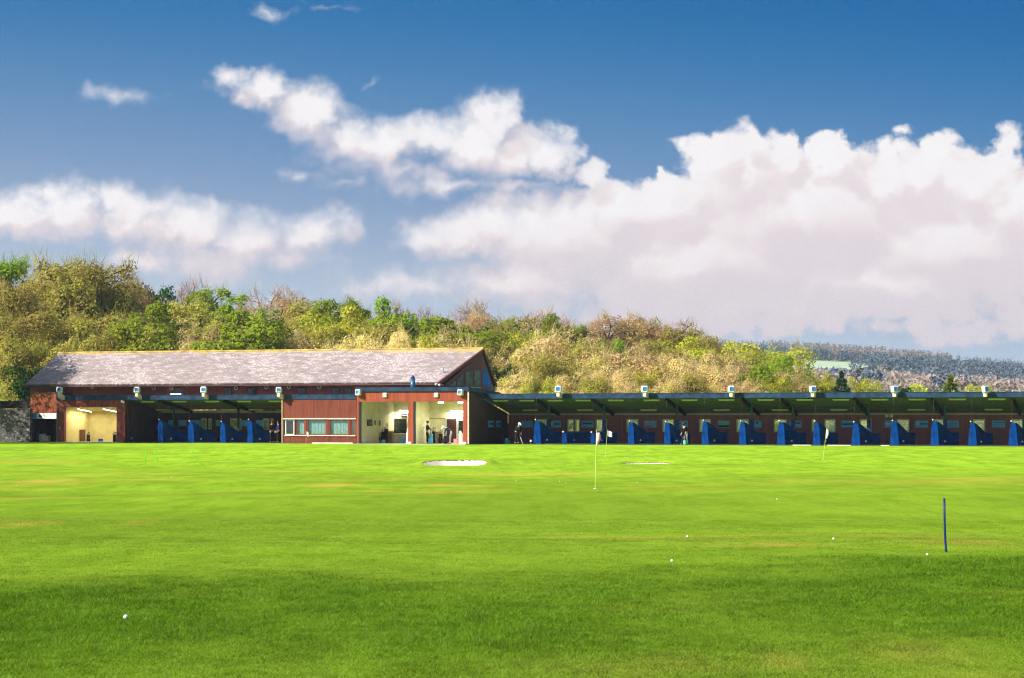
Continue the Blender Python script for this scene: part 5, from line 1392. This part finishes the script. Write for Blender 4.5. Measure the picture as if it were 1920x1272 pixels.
bx(815.5, 825.5, 811.5, -1.2, 'cabinet', 'tan cabinet between black bags in the right room', 'cabinet', 'cabinet')
bx(140.5, 155, 807, 2.4, 'browncab', 'brown cabinet in the yellow room', 'cabinet', 'cabinet')
bx(738.5, 762, 814, 3.0, 'offwhite', 'pale grey counter under the dark window', 'counter', 'counter')
bx(749, 757, 823.5, 0.5, 'cyan', 'blue tub on the floor of the left room', 'tub', 'tub')
bx(850.5, 856.5, 824.5, -2.0, 'pink', 'small pink box on the floor beside the dark red door', 'box', 'box', .3)
bx(184, 190, 824, 2.5, 'bluebag', 'small blue box on the yellow room floor', 'box', 'box', .3)
def bucket(px, v, r, h, mat, label):
    e = thing('ball_bucket', label, 'bucket', at(px, v), 0)
    m = MB(); m.tube([(0, 0, 0), (0, 0, h)], [r*.8, r], 14); m.build('pail', M[mat], e)
    m = MB(); m.tube([(-r, 0, h), (-r*.7, 0, h+r*.7), (0, 0, h+r), (r*.7, 0, h+r*.7), (r, 0, h)], .012, 5); m.build('handle', M['black'], e)
bucket(718.5, -.8, .2, .28, 'mint', 'mint green ball bucket in front of the bags')
bucket(1284.5, -.3, .16, .3, 'mint', 'green ball bucket at the feet of the golfer in black')
bucket(954, 1.0, .15, .24, 'mint', 'dark green bucket by the corner of the dark side wall')
bucket(949.5, .5, .14, .42, 'cyan', 'pale blue bucket by the corner of the dark side wall')
# white post in front of the twin block
e = thing('white_bin', 'tall white container leaning on the right pillar', 'bin', at(866, VT+.5), -TH); e.rotation_euler.y = -.12
m = MB(); m.tube([(0, 0, 0), (0, 0, .75), (0, 0, .95)], [.17, .14, .08], 12); m.build('drum', M['white'], e)
m = MB(); m.tube([(0, 0, .952), (0, 0, 1.0)], .09, 12); m.build('lid', M['offwhite'], e)
e = thing('white_bin', 'slim white container leaning beside the centre pillar', 'bin', at(764, VT+1.0), -TH); e.rotation_euler.y = .05
m = MB(); m.tube([(0, 0, 0), (0, 0, .8), (0, 0, 1.15)], [.12, .11, .06], 12); m.build('drum', M['white'], e)
m = MB(); m.tube([(0, 0, 1.152), (0, 0, 1.2)], .065, 12); m.build('lid', M['offwhite'], e)
e = thing('coat_stand', 'slim dark stand on the wall side of the man in navy', 'stand', at(792, -1.0), -TH)
m = MB(); m.tube([(0, 0, .03), (0, 0, 1.2)], .03, 8); m.build('pole', M['steel'], e)
m = MB(); m.box(-.14, .14, -.07, .07, 1.2, 1.3); m.build('head', M['black'], e, bevel=.02)
m = MB(); m.tube([(0, 0, 0), (0, 0, .03)], .18, 12); m.build('base', M['black'], e)
e = thing('ball_sign', 'white ball-shaped marker on a low foot left of the first divider', 'marker', at(995.5, -.6), 0)
m = MB(); m.ball((0, 0, .22), .09); m.build('ball', M['white'], e, True)
m = MB(); m.tube([(0, 0, 0), (0, 0, .14)], [.06, .03], 8); m.build('foot', M['black'], e)
e = thing('ball_sign', 'pale blue ball-shaped marker at the left bays entrance', 'marker', at(247, .8), 0)
m = MB(); m.ball((0, 0, .3), .1); m.build('ball', M['cyan'], e, True)
m = MB(); m.tube([(0, 0, 0), (0, 0, .21)], [.06, .03], 8); m.build('foot', M['black'], e)

# ------------------------------------------------------------------ things on the turf
def flagstick(base_px, base_py, top_px, top_py, polemat, flagmat, label, fw, fh, furl=False, side=1):
    b = ground_hit(base_px, base_py); s = b.y/F
    t = Vector(((top_px-960)*s, b.y, EYE+(HZ-top_py)*s))
    e = thing('flagstick', label, 'flagstick', b, 0); d = t-b
    m = MB(); m.tube([(0, 0, -.05), tuple(d)], .010, 7); m.build('pole', M[polemat], e)
    m = MB(); nx = 7; w, h = fw*s, fh*s
    if furl:
        # hangs down along the pole
        pts = []
        for k in range(9):
            q = k/8; c = d*(1-.05)+Vector((w*(.25+.15*math.sin(q*5)), -.03, -h*q)); pts.append(c)
        m.tube(pts, [w*.28*(.5+.9*math.sin(math.pi*min(1, q_/8+.15))) for q_ in range(9)], 8)
    else:
        vs, fs = [], []
        for th in (0, .012):
            for i in range(nx+1):
                q = i/nx
                for j in range(5):
                    r_ = j/4; vs.append(tuple(d*(1-.02)+Vector((side*w*q, .05*math.sin(q*6)+th, -h*(r_*(1-.15*q))-h*.35*q))))
        n1 = (nx+1)*5
        for o2 in (0, n1):
            for i in range(nx):
                for j in range(4): fs.append((o2+i*5+j, o2+(i+1)*5+j, o2+(i+1)*5+j+1, o2+i*5+j+1))
        m.add(vs, fs)
    m.build('flag', M[flagmat], e, True)
    m = MB(); m.tube([(0, 0, .0), (0, 0, .012)], .054, 12); m.build('cup', M['white'], e)
flagstick(1116, 917, 1118.5, 806, 'pole_y', 'flagpink', 'flagstick with furled pink and white flag on the near green', 11, 25, True)
flagstick(1135, 856, 1139, 806, 'pole_y', 'flag', 'flagstick with square white flag right of the pink one', 9, 11)
flagstick(1543, 862, 1550, 803, 'pole_y', 'flag', 'leaning flagstick with white flag in front of the right-hand bays', 5.5, 17, True)
flagstick(574, 836, 574, 808, 'pole_o', 'flag', 'short orange flagstick with white flag before the red cabin', 5, 9)

e_b = ground_hit(1774, 1036); s = e_b.y/F
e = thing('marker_post', 'navy blue marker post leaning slightly in the near grass', 'marker post', e_b, 0)
pts = [(0, 0, -.08), (0, 0, 0), (-2.0*s, 0, 30*s), (-3.0*s, 0, 66*s), (-3.4*s, 0, 100*s)]
m = MB(); m.tube(pts, 2.1*s, 12); m.build('post', M['bluepost'], e, True)
m = MB(); m.tube([(-3.4*s, 0, 100.05*s), (-3.4*s, 0, 101*s)], 2.2*s, 12); m.build('cap', M['black'], e)
for pts_, lab in (([(272, 870), (273, 856), (274, 845)], 'straight bright green cane, leftmost on the far turf'), ([(297, 867), (293, 858), (289, 846)], 'bright green cane bent slightly, second of the three'),
               ([(384, 871), (373, 868), (364, 858), (356, 844)], 'bright green cane drooping into a long curve')):
    b = ground_hit(*pts_[0]); s = b.y/F; e = thing('green_cane', lab, 'cane', b, 0)
    P_ = [((px-pts_[0][0])*s, 0, (pts_[0][1]-py)*s) for px, py in pts_]; P_[0] = (P_[0][0], 0, -.03)
    m = MB(); m.tube(P_, .014, 6); m.build('cane', M['greenwire'], e, True)
    m = MB(); m.ball(P_[-1], .02, 8, 6); m.build('tip', M['greenwire'], e, True)

# golf balls: dimpled sphere, shared mesh
bmx = bmesh.new(); bmesh.ops.create_icosphere(bmx, subdivisions=3, radius=.0214); bme = bpy.data.meshes.new('golf_ball'); bmx.to_mesh(bme); bmx.free()
bme.polygons.foreach_set('use_smooth', [True]*len(bme.polygons)); bme.materials.append(M['ball'])
BALLS = [(236, 1162, 'white golf ball nearest to the camera in the dark rough'), (1563, 1012, 'golf ball in mid grass left of the navy marker post'), (1289, 1008, 'golf ball on the edge of the dark rough at mid field'),
 (1739, 1042, 'golf ball close beside the foot of the navy marker post'), (1457, 937, 'lone golf ball on the mown grass right of mid field'), (1195, 906, 'golf ball right of the pink flagstick below the small bunker'),
 (1049, 904, 'golf ball, upper one of the close pair left of the pink flagstick'), (1061, 907, 'golf ball, lower one of the close pair left of the pink flagstick'), (968, 903, 'golf ball below the white bunker on mown grass'),
 (1557, 882, 'golf ball beneath the leaning white flagstick'), (1260, 1054, 'dim golf ball in the dark rough right of centre'), (322, 896, 'golf ball alone at far left below the green canes'),
 (32, 913, 'golf ball near the left edge of the field'), (411, 873, 'golf ball, left one of the pair right of the curved cane'), (418, 873, 'golf ball, right one of the pair right of the curved cane')]
for px, py, lab in BALLS:
    p = ground_hit(px, py); o = link('golf_ball', bme); o.location = p+Vector((0, 0, .018 if py > 1100 else .012)); tag(o, lab, 'golf ball'); o.scale = (1,)*3 if py > 1100 else (.82,)*3
for i, (px, py) in enumerate([(467, 859), (502, 861), (520, 858), (534, 856), (543, 859), (553, 859), (566, 858), (569, 860), (575, 861), (603, 857), (604, 860), (617, 858), (622, 861), (510, 862), (420, 862),
                              (1185, 860), (1204, 862), (1210, 858), (1150, 862), (1172, 859)]):
    p = ground_hit(px, py); o = link('golf_ball', bme); o.location = p+Vector((0, 0, .012))
    if px < 1000: tag(o, 'white golf ball in the loose scatter on the far left turf', 'golf ball', 'golf balls scattered on the far left turf')
    else: tag(o, 'white golf ball in the scatter behind the small bunker', 'golf ball', 'golf balls scattered behind the small bunker')

# ------------------------------------------------------------------ light, sky, air, camera
SUN_EL = R(34)
sun_h = Vector((-.858, -.515, 0)).normalized()
sun_v = Vector((sun_h.x*math.cos(SUN_EL), sun_h.y*math.cos(SUN_EL), math.sin(SUN_EL)))
sd = bpy.data.lights.new('sun', 'SUN'); sd.energy = 4.6; sd.angle = R(.5); sd.color = (1, .94, .84)
so = bpy.data.objects.new('sun', sd); COL.objects.link(so); so.rotation_euler = (-sun_v).to_track_quat('-Z', 'Y').to_euler()

EXPO = .85
K = 2**-EXPO
def lin(c): return tuple((x/255/12.92 if x/255 <= .04045 else ((x/255+.055)/1.055)**2.4) for x in c)

# clouds as soft masses over directions of the sky: (column, row, half width, half height, weight) in units of the view's tangent
CL = [(1395, 335, 140, 130, 1), (1350, 294, 76, 74, 1), (1398, 262, 50, 50, .95), (1472, 290, 48, 60, 1), (1560, 300, 72, 66, 1), (1582, 264, 38, 40, .7), (1650, 335, 115, 76, 1), (1735, 340, 115, 76, 1),
 (1815, 345, 110, 80, .95), (1878, 292, 60, 72, .6), (1910, 390, 140, 110, 1), (1250, 372, 105, 74, 1), (1240, 326, 34, 38, .7), (1106, 324, 58, 48, .9), (1170, 395, 150, 86, 1), (1500, 420, 280, 130, 1.1), (1790, 460, 290, 130, 1.1),
 (1050, 445, 200, 92, 1.1), (880, 442, 150, 66, .95), (1300, 500, 340, 120, 1.1), (1680, 530, 400, 105, 1), (980, 525, 260, 74, .9), (1350, 575, 520, 80, .8), (1750, 575, 360, 62, .7), (770, 548, 210, 54, .6),
 (425, 146, 58, 44, .85), (490, 174, 90, 50, .9), (575, 204, 100, 62, .9), (650, 244, 110, 66, .75), (725, 262, 115, 66, .8), (805, 248, 90, 52, .85), (882, 256, 90, 70, 1), (926, 226, 66, 54, 1), (945, 285, 115, 64, 1), (1030, 292, 75, 54, .75),
 (770, 318, 160, 44, .55), (690, 305, 230, 60, .42), (560, 320, 50, 26, .4), (640, 335, 70, 24, .34), (850, 345, 170, 36, .55), (960, 350, 120, 40, .5),
 (110, 382, 92, 64, 1), (30, 400, 100, 60, 1), (213, 366, 58, 52, .85), (255, 405, 110, 66, 1), (345, 428, 140, 66, 1), (460, 442, 165, 72, .9), (575, 436, 120, 62, .75), (622, 415, 50, 50, .5), (250, 495, 100, 46, .6), (400, 484, 160, 58, .75), (560, 485, 110, 52, .55),
 (230, 158, 105, 34, .38), (500, 18, 64, 22, .26), (625, 12, 74, 15, .24), (1690, 252, 54, 24, .4), (1770, 270, 80, 36, .45), (714, 140, 20, 26, .18), (1300, 612, 640, 54, .6), (1750, 622, 340, 44, .55)]
def build_world():
    w = bpy.data.worlds.new('World'); scene.world = w; w.use_nodes = True
    nt = w.node_tree; nt.nodes.clear()
    out = nt.nodes.new('ShaderNodeOutputWorld'); bg = nt.nodes.new('ShaderNodeBackground'); nt.links.new(bg.outputs[0], out.inputs[0])
    # group: cloud field at a direction point
    g = bpy.data.node_groups.new('cloud_field', 'ShaderNodeTree')
    g.interface.new_socket('P', in_out='INPUT', socket_type='NodeSocketVector'); g.interface.new_socket('F', in_out='OUTPUT', socket_type='NodeSocketFloat')
    gi = g.nodes.new('NodeGroupInput'); go = g.nodes.new('NodeGroupOutput')
    def vm(t, op, a, b=None):
        n = t.nodes.new('ShaderNodeVectorMath'); n.operation = op
        for i, val in enumerate((a, b)):
            if val is None: continue
            if isinstance(val, bpy.types.NodeSocket): t.links.new(val, n.inputs[i])
            else: n.inputs[i].default_value = val
        return n
    cur = None
    for cx, cy, rx, ry, wt in CL:
        c = ((cx-960)/1000, (HZ-cy)/1000, 0); s = (1000/rx, 1000/ry, 0)
        n = vm(g, 'MULTIPLY_ADD', gi.outputs[0], s); n.inputs[2].default_value = (-c[0]*s[0], -c[1]*s[1], 0)
        ln = vm(g, 'LENGTH', n.outputs[0]).outputs['Value']
        f = math_(g, 'MULTIPLY_ADD', ln, -.75*min(wt, .95)-.2, wt)
        cur = f if cur is None else math_(g, 'SMOOTH_MAX', cur, f, .10)
    g.links.new(cur, go.inputs[0])
    tc = nt.nodes.new('ShaderNodeTexCoord'); sp = nt.nodes.new('ShaderNodeSeparateXYZ'); nt.links.new(tc.outputs['Generated'], sp.inputs[0])
    dy = math_(nt, 'MAXIMUM', math_(nt, 'ABSOLUTE', sp.outputs[1]), .12)
    A = math_(nt, 'MULTIPLY', math_(nt, 'DIVIDE', sp.outputs[0], dy), 4.0); E = math_(nt, 'MULTIPLY', math_(nt, 'DIVIDE', sp.outputs[2], dy), 4.0)
    cb = nt.nodes.new('ShaderNodeCombineXYZ'); nt.links.new(A, cb.inputs[0]); nt.links.new(E, cb.inputs[1])
    # billows: warp at two scales
    n1 = N(nt, 'ShaderNodeTexNoise', i_Scale=6.0, i_Detail=6.0, i_Roughness=.55); nt.links.new(cb.outputs[0], n1.inputs['Vector'])
    n2 = N(nt, 'ShaderNodeTexNoise', i_Scale=24.0, i_Detail=5.0, i_Roughness=.55); nt.links.new(cb.outputs[0], n2.inputs['Vector'])
    w1 = vm(nt, 'MULTIPLY', vm(nt, 'SUBTRACT', n1.outputs['Color'], (.5, .5, .5)).outputs[0], (.16, .12, 0))
    w2 = vm(nt, 'MULTIPLY', vm(nt, 'SUBTRACT', n2.outputs['Color'], (.5, .5, .5)).outputs[0], (.045, .04, 0))
    p = vm(nt, 'ADD', vm(nt, 'ADD', cb.outputs[0], w1.outputs[0]).outputs[0], w2.outputs[0]).outputs[0]
    def fld(v):
        n = nt.nodes.new('ShaderNodeGroup'); n.node_tree = g; nt.links.new(v, n.inputs[0]); return n.outputs[0]
    f0 = fld(p); f1 = fld(vm(nt, 'ADD', p, (-.028, .045, 0)).outputs[0])
    vo = N(nt, 'ShaderNodeTexVoronoi', i_Scale=15.0); vo.feature = 'SMOOTH_F1'; vo.inputs['Smoothness'].default_value = .4; vo.inputs['Detail'].default_value = 2.0
    nt.links.new(vm(nt, 'ADD', cb.outputs[0], w2.outputs[0]).outputs[0], vo.inputs['Vector'])
    puff = math_(nt, 'MULTIPLY', math_(nt, 'SUBTRACT', .5, vo.outputs[0]), .40)
    n3 = N(nt, 'ShaderNodeTexNoise', i_Scale=11.0, i_Detail=8.0, i_Roughness=.6); nt.links.new(cb.outputs[0], n3.inputs['Vector'])
    wisp = math_(nt, 'MULTIPLY', math_(nt, 'SUBTRACT', n3.outputs[0], .5), .55)
    dens = math_(nt, 'ADD', math_(nt, 'ADD', math_(nt, 'ADD', f0, puff), wisp), .03)
    soft = ramp(nt, A, .30, -.10)                       # the left-hand clouds are thinner and frayed
    a_h = ramp(nt, dens, -.03, .26); a_s = ramp(nt, dens, -.16, .62)
    a = math_(nt, 'ADD', math_(nt, 'MULTIPLY', a_h, math_(nt, 'SUBTRACT', 1.0, soft)), math_(nt, 'MULTIPLY', a_s, soft))
    # clear sky: blue that pales towards the horizon, deeper to the right; zenith from the Nishita sky
    cr = nt.nodes.new('ShaderNodeValToRGB'); cr.color_ramp.interpolation = 'B_SPLINE'
    el = cr.color_ramp.elements
    stops = [(-.2, (206, 212, 222)), (.10, (198, 210, 224)), (.20, (180, 196, 214)), (.30, (156, 176, 204)), (.42, (122, 154, 194)), (.56, (88, 138, 186)), (.70, (46, 118, 176)), (.85, (10, 102, 166)), (1.0, (4, 90, 156))]
    while len(el) < len(stops): el.new(.5)
    for e_, (q, c) in zip(el, stops):
        e_.position = (q+.2)/1.2; e_.color = (*lin(c), 1)
    tilt = math_(nt, 'MULTIPLY_ADD', A, .09, E)
    nt.links.new(math_(nt, 'DIVIDE', math_(nt, 'ADD', tilt, .2), 1.2), cr.inputs[0])
    sky = nt.nodes.new('ShaderNodeTexSky'); sky.sky_type = 'NISHITA'; sky.sun_disc = False; sky.sun_elevation = SUN_EL
    sky.sun_rotation = math.atan2(sun_h.x, sun_h.y)
    skb = mix(nt, 1.0, sky.outputs[0], (.09, .09, .09), 'MULTIPLY')
    low = mix(nt, 1.0, cr.outputs[0], (K, K, K), 'MULTIPLY')
    zen = ramp(nt, sp.outputs[2], .20, .45)
    clear = mix(nt, zen, low, skb)
    # cloud tone: sunlit crowns, pinkish bodies, lilac-grey undersides
    lit_ = math_(nt, 'ADD', math_(nt, 'SUBTRACT', f0, f1), math_(nt, 'MULTIPLY', math_(nt, 'SUBTRACT', n2.outputs[0], .5), .25))
    hgt = ramp(nt, E, .08, .52)
    tone = math_(nt, 'ADD', math_(nt, 'MULTIPLY', ramp(nt, lit_, -.15, .42), .55), math_(nt, 'MULTIPLY', hgt, .55), clamp=True)
    dk_ = math_(nt, 'MULTIPLY', math_(nt, 'SUBTRACT', vo.outputs[0], .45), .14)
    tone = math_(nt, 'SUBTRACT', tone, math_(nt, 'MAXIMUM', dk_, 0.0), clamp=True)
    tr = nt.nodes.new('ShaderNodeValToRGB'); te = tr.color_ramp.elements; st = [(0, (222, 211, 216)), (.3, (232, 220, 223)), (.6, (243, 232, 232)), (1, (253, 250, 250))]
    while len(te) < len(st): te.new(.5)
    for e_, (q, c) in zip(te, st): e_.position = q; e_.color = (*lin(c), 1)
    nt.links.new(tone, tr.inputs[0])
    cc = mix(nt, 1.0, tr.outputs[0], (K, K, K), 'MULTIPLY')
    al = math_(nt, 'MULTIPLY', math_(nt, 'MULTIPLY', a, .96), ramp(nt, sp.outputs[2], -.005, .03))
    fin = mix(nt, al, clear, cc)
    nt.links.new(fin, bg.inputs[0]); bg.inputs[1].default_value = 1.0
build_world()

# the air: one even volume round everything
HAZE = 0.00011
m = MB(); m.box(-1500, 1500, -60, 3700, -8, 78)
hm = bpy.data.materials.new('haze_air'); hm.use_nodes = True; hn = hm.node_tree; hn.nodes.clear()
ho = hn.nodes.new('ShaderNodeOutputMaterial'); pv = hn.nodes.new('ShaderNodeVolumePrincipled'); pv.inputs['Density'].default_value = HAZE
pv.inputs['Color'].default_value = (.66, .82, 1, 1); pv.inputs['Anisotropy'].default_value = .0
hn.links.new(pv.outputs[0], ho.inputs['Volume'])
tag(m.build('haze', hm), 'thin pale haze over the whole field and far hill', 'haze', kind='stuff')

cd = bpy.data.cameras.new('camera'); co = bpy.data.objects.new('camera', cd); COL.objects.link(co)
co.location = (0, 0, EYE); co.rotation_euler = (R(90), 0, 0)
cd.sensor_width = 36; cd.lens = F/1920*36; cd.shift_y = (HZ-636)/1920; cd.clip_end = 8000; cd.clip_start = .1
scene.camera = co
vs = scene.view_settings; vs.view_transform = 'Standard'; vs.look = 'None'; vs.gamma = 1; vs.exposure = EXPO
scene.cycles.use_denoising = True; scene.cycles.denoiser = 'OPENIMAGEDENOISE'; scene.cycles.denoising_input_passes = 'RGB_ALBEDO_NORMAL'; scene.cycles.denoising_prefilter = 'FAST'; scene.cycles.filter_width = 1.15
scene.cycles.max_bounces = 8; scene.cycles.diffuse_bounces = 3; scene.cycles.transparent_max_bounces = 12; scene.cycles.volume_bounces = 0
